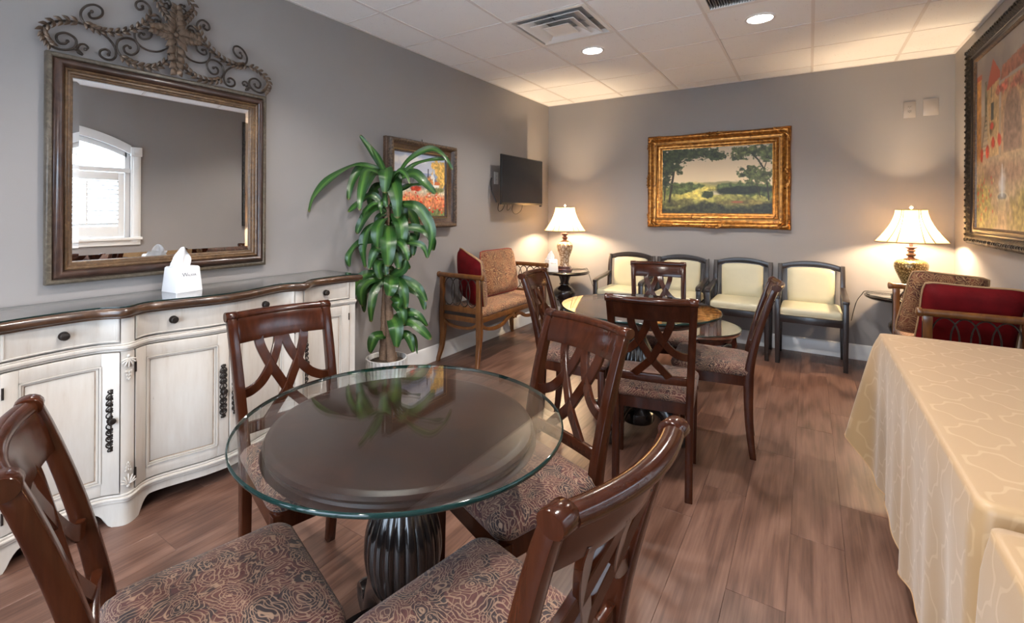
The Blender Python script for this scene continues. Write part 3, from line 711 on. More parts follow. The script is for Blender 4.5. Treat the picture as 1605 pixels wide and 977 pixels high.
# doors
def iron_handle(y, z, par):
    X0 = xo(y)+.016; b = D()
    for s in (-1, 1):
        for k in range(4):
            zz = z+s*(.024+k*.026); q = (1 if k % 2 else -1)*(1 if s > 0 else -1)
            P = [(q*.003, -.004), (q*.007, -.010), (q*.014, -.009), (q*.016, .001), (q*.009, .010), (-q*.004, .015), (-q*.010, .020), (-q*.009, .026), (-q*.003, .026)]
            for mm in (1, -1): b.tube(crv([V3(X0, y+u*mm, zz+v*s) for u, v in P], 3), .0028, 6)
        b.tube([V3(X0, y, z+s*.118), V3(X0, y+.006, z+s*.125), V3(X0, y, z+s*.130), V3(X0, y-.005, z+s*.126)], .003, 6)
    b.tube([V3(X0, y, z-.126), V3(X0, y, z+.126)], .0024, 6); h = b.build('iron_handle', 'dark_bronze', par); knob(y, z, h, .014, .014)
for y0, y1, hy, hn in ((.460, .817, .792, .466), (.877, 1.263, 1.235, .876), (1.267, 1.653, 1.295, 1.654), (1.713, 2.070, 1.738, 2.066)):
    z0, z1 = .140, .738; fw = .052
    b = D(); slab(b, y0, y1, z0, z1, -.012, .002); dr = b.build('door', 'distressed_white', ds, ang=50)
    for a0, a1, c0_, c1_ in ((y0, y0+fw, z0, z1), (y1-fw, y1, z0, z1), (y0+fw, y1-fw, z0, z0+fw), (y0+fw, y1-fw, z1-fw, z1)):
        b = D(); slab(b, a0, a1, c0_, c1_, 0, .011); b.build('stile' if c1_-c0_ > .3 else 'rail', 'distressed_white', dr, ang=50, bevel=.002)
    b = D(); g = .006; i0, i1, j0, j1 = y0+fw, y1-fw, z0+fw, z1-fw
    for e, o in ((0, .015), (.008, .010)):
        for a0, a1, c0_, c1_ in ((i0+e, i0+e+g, j0+e, j1-e), (i1-e-g, i1-e, j0+e, j1-e)): slab(b, a0, a1, c0_, c1_, 0, o, 2)
        for c0_, c1_ in ((j0+e, j0+e+g), (j1-e-g, j1-e)): slab(b, i0+e, i1-e, c0_, c1_, 0, o)
    b.build('panel_molding', 'distressed_white', dr, ang=50)
    b = D(); slab(b, i0+.018, i1-.018, j0+.018, j1-.018, 0, .006); b.build('panel', 'distressed_white', dr, ang=50, bevel=.003)
    b = D()
    for a0, a1, c0_, c1_ in ((i0+.014, i1-.014, j0+.014, j0+.018), (i0+.014, i1-.014, j1-.018, j1-.014)): slab(b, a0, a1, c0_, c1_, 0, .004)
    for a0, a1 in ((i0+.014, i0+.018), (i1-.018, i1-.014)): slab(b, a0, a1, j0+.014, j1-.014, 0, .004, 2)
    b.build('glaze_line', 'antique_groove', dr, smooth=False)
    iron_handle(hy, .455, dr)
    for hz in (.205, .665):
        b = D(); b.tube([V3(xo(hn)+.012, hn, hz-.022), V3(xo(hn)+.012, hn, hz+.022)], .004, 8); b.build('hinge', 'hinge_metal', dr)
# dark top in three lips, then a sheet of glass
def toplip(name, mt, z0, z1, o, e, bev):
    b = D(); n = 120; poly = []
    fr = [V3(xo(min(max(DY0+(DY1-DY0)*k/n, DY0), DY1))+o, (DY0-e)+(DY1-DY0+2*e)*k/n, 0) for k in range(n+1)]
    pts = [V3(XL+.012, DY0-e, 0)]+fr+[V3(XL+.012, DY1+e, 0)]
    b.loft([[V3(p.x, p.y, z0) for p in pts], [V3(p.x, p.y, z1) for p in pts]])
    return b.build(name, mt, ds, bevel=bev, ang=50)
toplip('under_lip', 'top_wood', .884, .897, .022, .018, .005); toplip('top_board', 'top_wood', .894, .928, .042, .036, .013)
gt = thing('glass_sheet', 'sheet of clear glass covering the dark top of the sideboard', 'glass top', (XL+.18, DC, .9285))
b = MB((XL+.18, DC, .9285)); n = 110; pts = [V3(XL+.014, DY0-.018, 0)]+[V3(xo(DY0+(DY1-DY0)*k/n)+.012, DY0-.018+(DY1-DY0+.036)*k/n, 0) for k in range(n+1)]+[V3(XL+.014, DY1+.018, 0)]
for zz, fl in ((.9286, 1), (.9340, 0)):
    f = tuple(range(len(pts))); b.add([V3(p.x, p.y, zz) for p in pts], [f])
b.build('pane', 'glass_table', gt, smooth=False)
b = MB((XL+.18, DC, .9285)); b.loft([[V3(p.x, p.y, .9286) for p in pts], [V3(p.x+.001, p.y, .9313) for p in pts], [V3(p.x, p.y, .9340) for p in pts]], cap=False); b.build('polished_edge', 'glass_edge', gt)
ZTOP = .9345
# ------------------------------------------------------------------ frames
def frame(b, w_, h_, prof, n=1, disp=None):
    """mitred frame in local x/z, y outward; prof = [(inset, height)]"""
    rings = []
    for ip, (d, hh) in enumerate(prof):
        a, c = w_/2-d, h_/2-d; ring = []
        cs = [(-a, -c), (a, -c), (a, c), (-a, c)]
        for q in range(4):
            p0, p1 = cs[q], cs[(q+1) % 4]
            for k in range(n):
                t = k/n; x, z = p0[0]*(1-t)+p1[0]*t, p0[1]*(1-t)+p1[1]*t; y = hh
                if disp: x, y, z = disp(x, y, z, q, t, ip/(len(prof)-1))
                ring.append(V3(x, y, z))
        rings.append(ring)
    b.loft(rings, cap=False)
def on_wall(name, label, cat, side, u, z, off=.002):
    loc, rz = {'left': ((XL+off, u, z), -PI/2), 'back': ((u, YW-off, z), PI), 'right': ((XR-off, u, z), PI/2)}[side]
    return thing(name, label, cat, loc, rz)
# ------------------------------------------------------------------ wall mirror
MW, MH = 1.026, 1.031
mr = on_wall('wall_mirror', 'large rectangular mirror in moulded bronze and brown wooden frame', 'mirror', 'left', 1.170, 1.0265)
b = MB(); frame(b, MW, MH, [(0, 0), (0, .030), (.004, .036), (.014, .040), (.020, .036), (.022, .030)]); b.build('outer_molding', 'mirror_silver', mr, ang=60)
b = MB(); frame(b, MW, MH, [(.020, .026), (.026, .034)]+[(.026+.036*t, .034+.022*math.sin(PI*min(1, t*1.02))**.8) for t in np.linspace(.1, 1, 9)]); b.build('main_molding', 'mirror_dark', mr, ang=70)
b = MB(); frame(b, MW, MH, [(.060, .030), (.062, .040), (.068, .043), (.073, .038), (.074, .032), (.080, .034), (.085, .030), (.086, .022), (.092, .022), (.096, .016), (.096, .0)]); b.build('inner_molding', 'mirror_gold', mr, ang=60)
b = MB(); a, c = MW/2-.095, MH/2-.095
def rc(a, c, y): return [V3(-a, y, -c), V3(a, y, -c), V3(a, y, c), V3(-a, y, c)]
b.loft([rc(a, c, .004), rc(a, c, .0085), rc(a-.026, c-.026, .0115)], cap=True); b.build('mirror_pane', 'mirror_glass', mr, smooth=False)
for o_ in [mr]: o_.location.z = (1.011+2.042)/2
# ------------------------------------------------------------------ wrought-iron scroll crest
cy0 = 1.170; wx = XL+.026
cr = thing('iron_crest', 'wrought iron scrollwork crest with leaves mounted above the mirror', 'wall decoration', (XL+.005, cy0, 2.046))
CO = (XL+.005, cy0, 2.046)
ST = {'a':[(-0.351,2.266),(-0.362,2.25),(-0.353,2.235),(-0.329,2.243),(-0.311,2.266),(-0.314,2.291),(-0.339,2.301),(-0.369,2.287),(-0.389,2.258),(-0.392,2.231),(-0.38,2.206),(-0.35,2.19),(-0.314,2.186),(-0.264,2.194),(-0.212,2.218),(-0.166,2.253),(-0.131,2.296),(-0.11,2.339),(-0.118,2.372),(-0.142,2.389),(-0.169,2.378),(-0.176,2.355),(-0.163,2.341),(-0.145,2.351),(-0.147,2.362)],
'b':[(-0.362,2.193),(-0.403,2.198),(-0.448,2.191),(-0.492,2.169),(-0.521,2.139),(-0.523,2.111),(-0.513,2.086),(-0.494,2.064),(-0.464,2.058),(-0.431,2.067),(-0.411,2.087),(-0.408,2.114),(-0.423,2.131),(-0.448,2.137),(-0.473,2.123),(-0.478,2.103),(-0.467,2.086),(-0.448,2.088),(-0.439,2.102)],
'c':[(-0.362,2.193),(-0.32,2.181),(-0.283,2.155),(-0.261,2.123),(-0.257,2.086),(-0.273,2.062),(-0.301,2.059),(-0.32,2.073),(-0.317,2.094),(-0.298,2.105),(-0.283,2.098),(-0.286,2.082)],
'd':[(-0.41,2.075),(-0.400,2.060),(-0.385,2.057),(-0.403,2.079),(-0.394,2.1),(-0.377,2.105),(-0.365,2.093),(-0.374,2.084)],
'e':[(-0.199,2.141),(-0.212,2.148),(-0.225,2.133),(-0.218,2.112),(-0.192,2.107),(-0.168,2.13),(-0.165,2.162),(-0.186,2.184),(-0.219,2.183),(-0.248,2.161),(-0.254,2.125),(-0.238,2.091),(-0.205,2.069),(-0.158,2.061),(-0.109,2.065),(-0.066,2.088),(-0.026,2.132),(-0.007,2.17)],
'f':[(-0.141,2.225),(-0.155,2.228),(-0.162,2.21),(-0.145,2.2),(-0.117,2.212),(-0.106,2.239),(-0.121,2.259),(-0.148,2.254),(-0.176,2.234),(-0.179,2.197),(-0.162,2.167),(-0.124,2.15),(-0.074,2.156),(-0.03,2.189)],
'g':[(-0.074,2.314),(-0.089,2.316),(-0.097,2.299),(-0.085,2.282),(-0.067,2.296),(-0.066,2.325),(-0.082,2.338),(-0.107,2.328),(-0.119,2.3),(-0.11,2.274),(-0.085,2.262),(-0.052,2.264)],
'h':[(-0.060,2.475),(-0.093,2.438),(-0.078,2.403),(-0.06,2.372),(-0.038,2.343),(-0.015,2.317)],
'i':[(-0.027,2.405),(-0.038,2.417),(-0.053,2.408),(-0.051,2.392),(-0.034,2.39),(-0.019,2.411),(-0.027,2.434),(-0.046,2.431)]}
LEAFY = {'a': (10, 17), 'b': (1, 7), 'e': (11, 17), 'h': (0, 5)}
def leafblade(b, p, d, n, L, wd):
    d = d.normalized(); sd = d.cross(n).normalized(); rings = []
    for t, k in ((0, .15), (.25, .8), (.5, 1), (.75, .65), (1, .06)):
        c = p+d*L*t+n*(.010*math.sin(t*PI*.9)); rings.append([c-sd*wd*k/2, c+n*.003, c+sd*wd*k/2, c-n*.002])
    b.loft(rings)
for sgn in (1, -1):
    for nme, pts in ST.items():
        P = crv([V3(wx, cy0+sgn*y, z) for y, z in pts], 5); r = .0055 if nme in 'abce' else .0048
        b = MB(CO); rr = [r*(.75 if (i < 4 or i > len(P)-4) else 1) for i in range(len(P))]; b.tube(P, rr, 8)
        for e in (P[0], P[-1]):
            if nme not in 'h': b.ell(e, (.008, .008, .008), 8, 6)
        ob = b.build('scroll', 'iron', cr)
        if nme in LEAFY:
            a0, a1 = LEAFY[nme]; b = MB(CO)
            for k in range(a0*5, min(a1*5, len(P)-1), 3):
                tg = (P[k+1]-P[k]).normalized(); nn = V3(1, 0, 0); sd = tg.cross(nn)
                for q in (-1, 1): leafblade(b, P[k]+nn*.004, tg*(.75 if nme != 'b' else .75)+sd*q*.55, nn, .036, .017)
            b.build('leaf_spray', 'iron_leaf', ob)
def acanthus(p0, p1, wd, lobes=4):
    """lobed leaf lying in the wall plane from p0 to p1 (y,z)"""
    b = MB(CO); p0 = V3(wx+.012, cy0+p0[0], p0[1]); p1 = V3(wx+.012, cy0+p1[0], p1[1]); d = p1-p0; L = d.length; d.normalize(); n = V3(1, 0, 0); sd = d.cross(n)
    b.tube([p0, (p0+p1)/2+n*.010, p1], [.006, .007, .002], 6)
    for k in range(lobes):
        t = (k+.3)/lobes
        for q in (-1, 1): leafblade(b, p0+d*L*t+n*.006, d*.8+sd*q*.75*(1-.3*t), n, wd*(1.0-.45*t), wd*.42)
    leafblade(b, p0+d*L*.72, d, n, L*.30, wd*.4)
    return b
for p0, p1, wd in (((0, 2.262), (-.110, 2.262), .068), ((0, 2.262), (.110, 2.262), .068), ((0, 2.255), (0, 2.056), .080), ((0, 2.270), (0, 2.410), .066)):
    acanthus(p0, p1, wd, 5).build('center_leaf', 'iron_leaf', cr)
b = MB(CO); b.ell((wx+.016, cy0, 2.262), (.012, .016, .016), 12, 8); b.build('boss', 'iron_leaf', cr)
b = MB(CO)
for dy in (-.40, -.10, .10, .40): b.tube([V3(XL, cy0+dy, 2.085), V3(wx, cy0+dy, 2.085)], .004, 6)
b.build('wall_pin', 'iron', cr)
# ------------------------------------------------------------------ tissue boxes
def text_mesh(txt, size):
    cu = bpy.data.curves.new('lettering', 'FONT'); cu.body = txt; cu.size = size; cu.align_x = 'LEFT'; cu.extrude = .0002; cu.resolution_u = 3
    to = bpy.data.objects.new('lettering', cu); COL.objects.link(to)
    me = bpy.data.meshes.new_from_object(to.evaluated_get(bpy.context.evaluated_depsgraph_get())); bpy.data.objects.remove(to); bpy.data.curves.remove(cu)
    return me
def tissue_box(loc, rz, lab, bs, ts, h):
    t = thing('tissue_box', lab, 'tissue box', loc, rz, 'white tissue box covers')
    def sqr(r, z, rad): 
        pts = []
        for q, (sx, sy) in enumerate(((1, 1), (-1, 1), (-1, -1), (1, -1))):
            for k in range(4):
                a = q*PI/2+PI/2*k/3; pts.append(V3(sx*(r-rad)+rad*math.cos(a), sy*(r-rad)+rad*math.sin(a), z))
        return pts
    b = MB(); b.loft([sqr(bs/2, 0, .006), sqr(bs/2, .004, .006), sqr(ts/2+.001, h-.006, .006), sqr(ts/2-.004, h, .006), sqr(.028, h, .02), sqr(.026, h-.003, .02)]); b.build('cover', 'ceramic_tissue', t, ang=50)
    # tissue: folded sheet standing out of the slot
    b = MB(); rings = []; H_ = .105
    for k in range(9):
        u = k/8; wd = .030+.018*math.sin(u*PI*.9)+.006*u; zz = h-.006+H_*u
        ring = []
        for j in range(13):
            s = -1+2*j/12; ring.append(V3(s*wd+.012*u, .010*math.sin(s*4+u*2.0)*(1.2-u*.5)+.004*math.sin(s*9+u*5), zz-(.052*(s+.35)**2*u if s > -.35 else .030*(s+.35)**2*u*3)))
        ring += [p+V3(0, .0025, 0) for p in ring[::-1]]
        rings.append(ring)
    b.loft(rings); b.build('tissue', 'tissue_paper', t, ang=70)
    # printed mark on the front (+y) face
    tilt = math.atan2((bs-ts)/2, h); lz = h*.62
    def put(me, x, z, nm):
        me.materials.clear(); me.materials.append(MAT['logo_ink']); o = bpy.data.objects.new(nm, me); COL.objects.link(o); o.parent = t
        yy = bs/2-(bs-ts)/2*z/h+.0006
        o.matrix_local = Matrix.Translation((x, yy, z)) @ Matrix.Rotation(PI, 4, 'Z') @ Matrix.Rotation(PI/2-tilt*-1, 4, 'X') if False else Matrix.Translation((x, yy, z)) @ Matrix.Rotation(PI, 4, 'Z') @ Matrix.Rotation(PI/2-tilt, 4, 'X')
        return o
    put(text_mesh('W', .027), .034, lz, 'lettering'); put(text_mesh('ALKER', .0155), .0095, lz, 'lettering')
    b = MB(); yy = bs/2-(bs-ts)/2*(lz-.006)/h; b.box((-.010, yy, lz-.006), (.060, .0008, .0010)); 
    b.tube(crv([V3(.032, yy-.0012, lz+.013), V3(.036, yy-.0012, lz+.016), V3(.040, yy-.0008, lz+.008), V3(.036, yy, lz), V3(.030, yy, lz+.001)], 5), .0005, 4)
    for k in range(4):
        a0, a1 = PI/4+k*PI/2, PI/4+(k+1)*PI/2
        b.box((-.009+.0042*math.cos((a0+a1)/2), yy-.0040, lz+.021+.0042*math.sin((a0+a1)/2)), (.0062 if k % 2 == 0 else .0014, .0008, .0014 if k % 2 == 0 else .0062))
    b.box((-.009, yy-.0040, lz+.021), (.003, .0008, .003)); b.build('printed_emblem', 'logo_ink', t, smooth=False)
    return t
tissue_box((-2.640, 1.158, ZTOP), math.radians(-84), 'white tissue box cover standing on the sideboard below the mirror', .132, .112, .125)
# ------------------------------------------------------------------ painted canvases (colour attribute on a grid)
rng = np.random.default_rng(3)
def fbm(h, w_, sc_, oct_=4, seed=0):
    r = np.random.default_rng(seed); out = np.zeros((h, w_)); amp = 1; tot = 0
    yy, xx = np.mgrid[0:h, 0:w_]/max(h, w_)
    for o in range(oct_):
        n = int(sc_*2**o)+2; g = r.random((n+2, n+2)); fx, fy = xx*n, yy*n; i, j = fx.astype(int), fy.astype(int); tx, ty = fx-i, fy-j
        tx, ty = tx*tx*(3-2*tx), ty*ty*(3-2*ty)
        v = (g[j, i]*(1-tx)+g[j, i+1]*tx)*(1-ty)+(g[j+1, i]*(1-tx)+g[j+1, i+1]*tx)*ty
        out += v*amp; tot += amp; amp *= .55
    return out/tot
class Paint:
    def __init__(s, w_, h, c): s.w, s.h = w_, h; s.a = np.zeros((h, w_, 3)); s.a[:] = np.array(c)/255; s.v, s.u = np.mgrid[0:h, 0:w_]; s.u = s.u/(w_-1); s.v = s.v/(h-1)
    def put(s, mask, c, jit=0, seed=0):
        mask = np.clip(mask, 0, 1)[..., None]; col = np.array(c)/255*np.ones_like(s.a)
        if jit: col = col*(1+(fbm(s.h, s.w, 40, 3, seed)[..., None]-.5)*2*jit)
        s.a = s.a*(1-mask)+col*mask
    def grad(s, v0, v1, c0, c1):
        t = np.clip((s.v-v0)/(v1-v0), 0, 1)[..., None]; m = ((s.v >= v0) & (s.v <= v1))[..., None]
        s.a = np.where(m, np.array(c0)/255*(1-t)+np.array(c1)/255*t, s.a)
    def blob(s, cu, cv, ru, rv, soft=.3, ns=.5, sc_=14, seed=0):
        d = np.sqrt(((s.u-cu)/ru)**2+((s.v-cv)/rv)**2)+(fbm(s.h, s.w, sc_, 4, seed)-.5)*ns*2
        return np.clip((1-d)/soft+.5, 0, 1)
    def line(s, pts, wd, asp=1):
        m = np.zeros((s.h, s.w))
        for (a, b_) in zip(pts[:-1], pts[1:]):
            ax, ay, bx_, by = a[0]*asp, a[1], b_[0]*asp, b_[1]; px, py = s.u*asp-ax, s.v-ay; dx, dy = bx_-ax, by-ay; L = dx*dx+dy*dy+1e-9
            t = np.clip((px*dx+py*dy)/L, 0, 1); d = np.hypot(px-t*dx, py-t*dy); m = np.maximum(m, np.clip((wd-d)/wd*2, 0, 1))
        return m
    def rect(s, u0, u1, v0, v1): return ((s.u >= u0) & (s.u <= u1) & (s.v >= v0) & (s.v <= v1)).astype(float)
    def poly(s, P):
        m = np.ones((s.h, s.w)); sg = 0
        for (a, b_) in zip(P, P[1:]+P[:1]):
            c = (b_[0]-a[0])*(s.v-a[1])-(b_[1]-a[1])*(s.u-a[0]); m *= (c >= 0)
        return m
    def mesh(s, name, W_, H_, y, parent):
        b = MB(); h, w_ = s.h, s.w
        vs = [V3(W_/2-W_*i/(w_-1), y, H_/2-H_*j/(h-1)) for j in range(h) for i in range(w_)]
        fs = [(j*w_+i, j*w_+i+1, (j+1)*w_+i+1, (j+1)*w_+i) for j in range(h-1) for i in range(w_-1)]
        me = bpy.data.meshes.new(name); me.from_pydata([tuple(p) for p in vs], [], fs); me.materials.append(MAT['painted_canvas'])
        a = np.clip(s.a, 0, 1); lin = np.where(a <= .04045, a/12.92, ((a+.055)/1.055)**2.4)
        col = np.ones((h*w_, 4), dtype=np.float32); col[:, :3] = lin.reshape(-1, 3)
        at = me.color_attributes.new('paint', 'FLOAT_COLOR', 'POINT'); at.data.foreach_set('color', col.ravel())
        o = bpy.data.objects.new(name, me); COL.objects.link(o); o.parent = parent; return o
# landscape of a river valley between trees
def landscape():
    p = Paint(300, 196, (205, 180, 140)); p.grad(0, .35, (196, 178, 150), (226, 202, 164)); p.grad(.35, .62, (226, 202, 164), (240, 216, 170))
    p.put(p.blob(.55, .58, .22, .06, .3, .3, 8, 1), (150, 140, 95)); p.put(p.rect(0, 1, .60, 1), (150, 144, 74), .5, 2)
    p.put(p.blob(.33, .68, .18, .13, .6, .3, 10, 3), (216, 198, 100), .3, 4); p.put(p.blob(.52, .69, .08, .035, .4, .3, 9, 5), (205, 190, 150))
    for k, (u, v, a, c) in enumerate(((.15, .62, .14, .09), (.26, .58, .12, .06), (.62, .60, .12, .05), (.75, .62, .2, .08), (.90, .66, .15, .09))): p.put(p.blob(u, v, a, c, .3, .6, 20, 10+k), (84, 94, 48), .6, 20+k)
    p.put(p.blob(.75, .66, .24, .06, .4, .4, 18, 6), (38, 42, 24), .5, 7)
    p.put(p.blob(.44, .72, .06, .06, .3, .6, 22, 8), (52, 60, 28), .5, 9)
    p.put(np.clip((p.v-.80+(fbm(196, 300, 8, 4, 11)-.5)*.25)*12, 0, 1), (50, 50, 28), .8, 12)
    p.put(p.blob(.75, .84, .22, .04, .5, .5, 14, 13), (120, 108, 58), .5, 14); p.put(p.blob(.70, .83, .05, .015, .5, .3, 14, 15), (160, 90, 60))
    p.put(p.blob(.2, .83, .1, .05, .5, .7, 20, 66)*.7, (90, 84, 48), .5, 67)
    # left tree
    p.put(p.line([(.07, .82), (.095, .55), (.12, .30), (.16, .18), (.22, .10)], .020, 1.5), (48, 40, 24)); p.put(p.line([(.11, .35), (.17, .22), (.26, .16), (.31, .19)], .009, 1.5), (52, 44, 26)); p.put(p.line([(.02, .80), (.03, .5), (.06, .3)], .012, 1.5), (50, 44, 28))
    for k, (u, v, a, c) in enumerate(((.06, .12, .16, .13), (.22, .08, .18, .09), (.38, .08, .16, .07), (.50, .14, .10, .06), (.05, .32, .09, .12), (.15, .28, .06, .04), (.03, .52, .05, .08), (.17, .36, .04, .04))): p.put(p.blob(u, v, a, c, .25, 1.1, 40, 30+k), (58, 66, 36), .7, 40+k)
    # right trees
    p.put(p.line([(.97, .80), (.955, .55), (.93, .36), (.88, .22), (.82, .12)], .013, 1.5), (50, 42, 26)); p.put(p.line([(.90, .76), (.875, .6), (.84, .45)], .008, 1.5), (54, 46, 28)); p.put(p.line([(.93, .36), (.96, .2), (.97, .08)], .008, 1.5), (50, 42, 26))
    for k, (u, v, a, c) in enumerate(((.74, .09, .10, .06), (.86, .10, .14, .08), (.96, .14, .08, .14), (.72, .18, .06, .04), (.82, .38, .10, .07), (.86, .47, .10, .08), (.94, .45, .07, .08), (.76, .43, .04, .03))): p.put(p.blob(u, v, a, c, .25, 1.15, 42, 50+k), (84, 90, 50), .7, 60+k)
    return p
def poppies():
    p = Paint(150, 120, (150, 165, 195)); p.grad(0, .3, (165, 178, 205), (205, 208, 215)); p.put(p.blob(.25, .12, .3, .08, .6, .6, 8, 1), (228, 228, 228)); p.put(p.blob(.7, .2, .3, .06, .6, .6, 8, 2), (190, 195, 210))
    p.put(np.clip((p.v-.30+.06*np.sin(p.u*6)+(fbm(120, 150, 6, 3, 3)-.5)*.1)*20, 0, 1), (112, 122, 150), .3, 4); p.put(np.clip((p.v-.42+(fbm(120, 150, 8, 3, 5)-.5)*.1)*20, 0, 1), (132, 132, 138), .4, 6)
    p.put(p.blob(.28, .44, .2, .06, .4, .7, 20, 7), (92, 96, 96), .5, 8); p.put(np.clip((p.v-.53)*20, 0, 1), (214, 205, 180), .3, 9)
    p.put(p.poly([(.64, .22), (.66, .22), (.665, .46), (.635, .46)]), (45, 45, 62)); p.put(p.rect(.70, .78, .36, .52), (238, 236, 230)); p.put(p.poly([(.74, .27), (.79, .38), (.69, .38)]), (232, 228, 222)); p.put(p.rect(.78, .90, .46, .56), (240, 236, 228)); p.put(p.poly([(.80, .42), (.90, .43), (.92, .48), (.77, .48)]), (205, 110, 60))
    p.put(p.blob(.68, .46, .07, .09, .4, .7, 20, 10), (205, 140, 80), .5, 11)
    for k, (u, v, a, c) in enumerate(((.88, .2, .13, .14), (.95, .34, .10, .16), (.80, .16, .08, .05))): p.put(p.blob(u, v, a, c, .3, .8, 20, 12+k), (222, 178, 96), .4, 16+k)
    p.put(p.blob(.42, .56, .10, .05, .4, .6, 16, 20), (196, 66, 42), .4, 21); p.put(p.blob(.8, .58, .15, .05, .4, .6, 16, 22), (120, 124, 78), .4, 23)
    p.put(np.clip((p.v-.60+(fbm(120, 150, 10, 3, 24)-.5)*.1)*10, 0, 1), (224, 138, 96), .4, 25)
    p.put(np.clip((p.v-.86+(fbm(120, 150, 12, 3, 26)-.5)*.2)*10, 0, 1), (116, 130, 84), .5, 27)
    r = np.random.default_rng(5)
    for k in range(70):
        u, v = r.random(), .62+.33*r.random()**1.2; s_ = .012+.030*(v-.6); c = [(208, 32, 24), (222, 58, 32), (228, 96, 50), (236, 200, 90), (236, 232, 226)][min(4, int(r.random()**1.6*5))]; p.put(np.clip((1-np.hypot((p.u-u)/s_, (p.v-v)/s_))*3, 0, 1), c)
    return p
def courtyard():
    p = Paint(150, 165, (170, 150, 128)); p.grad(0, .35, (140, 130, 126), (186, 172, 158)); p.put(p.blob(.3, .1, .3, .12, .8, .6, 6, 1), (120, 112, 112))
    p.put(p.rect(0, .10, .12, .62), (176, 126, 66), .3, 2); p.put(p.rect(0, .11, .10, .13), (150, 70, 42)); p.put(p.rect(.17, .22, .16, .44), (98, 96, 78), .5, 33)
    p.put(p.rect(.22, .44, .20, .60), (190, 158, 110), .25, 3); p.put(p.poly([(.33, .06), (.46, .16), (.46, .19), (.20, .22)]), (168, 72, 48)); p.put(p.rect(.29, .345, .30, .40), (62, 66, 60)); p.put(p.rect(.295, .315, .21, .27), (120, 110, 80)); p.put(p.blob(.31, .44, .05, .035, .4, .7, 22, 4), (120, 96, 54), .4, 5); p.put(p.blob(.31, .43, .03, .018, .4, .6, 30, 6), (200, 52, 34))
    p.put(p.rect(.48, 1, .22, .62), (182, 146, 110), .25, 7); p.put(np.clip((1-np.hypot((p.u-.66)/.14, (p.v-.44)/.17))*8, 0, 1)*(p.v < .46)+p.rect(.52, .80, .44, .60), (140, 112, 94), .3, 8); p.put(p.rect(.86, .96, .30, .45), (70, 66, 58)); p.put(p.poly([(.5, .14), (1, .10), (1, .20), (.46, .21)]), (158, 96, 74), .3, 55)
    p.put(p.blob(.50, .25, .09, .03, .4, 1.1, 30, 9), (178, 96, 78), .5, 10); p.put(p.blob(.72, .27, .12, .03, .4, 1.1, 30, 19), (170, 104, 86), .5, 20)
    p.put(np.clip((p.v-.58+(fbm(165, 150, 6, 3, 11)-.5)*.06)*25, 0, 1), (176, 150, 118), .3, 12)
    for k in range(9): p.put(p.rect(.10+.012*k, .24, .56-.028*k, .575-.028*k), (206-6*k, 186-6*k, 150-5*k))
    p.put(p.line([(.09, .60), (.21, .30)], .008), (90, 74, 56)); p.put(p.line([(.235, .60), (.27, .50), (.22, .30)], .008), (200, 184, 150))
    for u, v in ((.11, .575), (.23, .565), (.34, .53), (.45, .52)): p.put(p.blob(u, v, .03, .035, .4, .6, 24, 13), (206, 66, 38), .4, 14)
    p.put(p.blob(.5, .70, .4, .06, .6, .5, 8, 15), (150, 120, 96), .3, 16)
    p.put(p.blob(.50, .83, .10, .03, .2, .1, 10, 17), (198, 178, 142)); p.put(p.blob(.50, .825, .075, .018, .2, .1, 10, 18), (120, 112, 104)); p.put(p.rect(.44, .56, .84, .90), (182, 160, 122), .2, 19); p.put(p.blob(.5, .76, .05, .07, .9, .5, 30, 71)*.7, (206, 206, 206)); p.put(p.line([(.5, .66), (.5, .82)], .010)*.8, (220, 222, 224))
    p.put(p.blob(.12, .90, .22, .16, .6, .8, 22, 21)*.8, (150, 140, 78), .6, 22); p.put(p.blob(.85, .92, .2, .12, .6, .8, 22, 23)*.8, (140, 124, 72), .6, 24)
    r = np.random.default_rng(8)
    for k in range(40):
        u, v = r.random()*.35, .70+.28*r.random(); p.put(np.clip((1-np.hypot((p.u-u)/.010, (p.v-v)/.012))*3, 0, 1), (190, 58, 40) if k % 3 else (214, 190, 120))
    return p
def relief(amp, f, seed, wob=0.0):
    def d(x, y, z, q, t, k):
        e = noise.noise(Vector((x*f+seed, z*f, y*f)))*amp+noise.noise(Vector((x*f*2.3, z*f*2.3+seed, 4)))*amp*.6
        g = math.sin(PI*min(1, k/.55)) if k < .55 else 0
        y2 = y+e*g
        if wob and k < .5:
            s = abs(t-.5)*2; wv = wob*(.5*math.cos(s*2*PI)-.2)*(1-k*2); 
            if q == 0: z -= wv
            elif q == 2: z += wv
            elif q == 1: x += wv*.6
            else: x -= wv*.6
        return x, y2, z
    return d
# big gold frame
gp = on_wall('gold_framed_painting', 'landscape painting in a wide ornate gilt frame on the back wall', 'painting', 'back', -.838, 1.684)
GW, GH = 1.375, 1.020
b = MB(); frame(b, GW, GH, [(0, 0), (0, .02), (.002, .035), (.010, .052), (.022, .064), (.036, .066), (.050, .058), (.064, .046), (.078, .040), (.092, .040)], 70, relief(.007, 22, 3, .014)); b.build('carved_border', 'gold_leaf', gp, ang=80)
b = MB(); frame(b, GW, GH, [(.090, .036), (.094, .048), (.102, .050), (.108, .044), (.112, .038), (.130, .034), (.150, .026), (.152, .020), (.160, .018), (.160, .004)]); b.build('inner_border', 'gold_leaf', gp, ang=50)
b = MB(); n_ = 0
for q in range(4):
    L = (GW if q % 2 == 0 else GH)-.2; n_ = int(L/.012)
    for k in range(n_):
        u = -L/2+L*(k+.5)/n_; d = .099; x, z = ((u, -(GH/2-d)), (GW/2-d, u), (u, GH/2-d), (-(GW/2-d), u))[q]; b.ell((x, .050, z), (.0045, .0035, .0045), 6, 4)
b.build('beading', 'gilt_bead', gp)
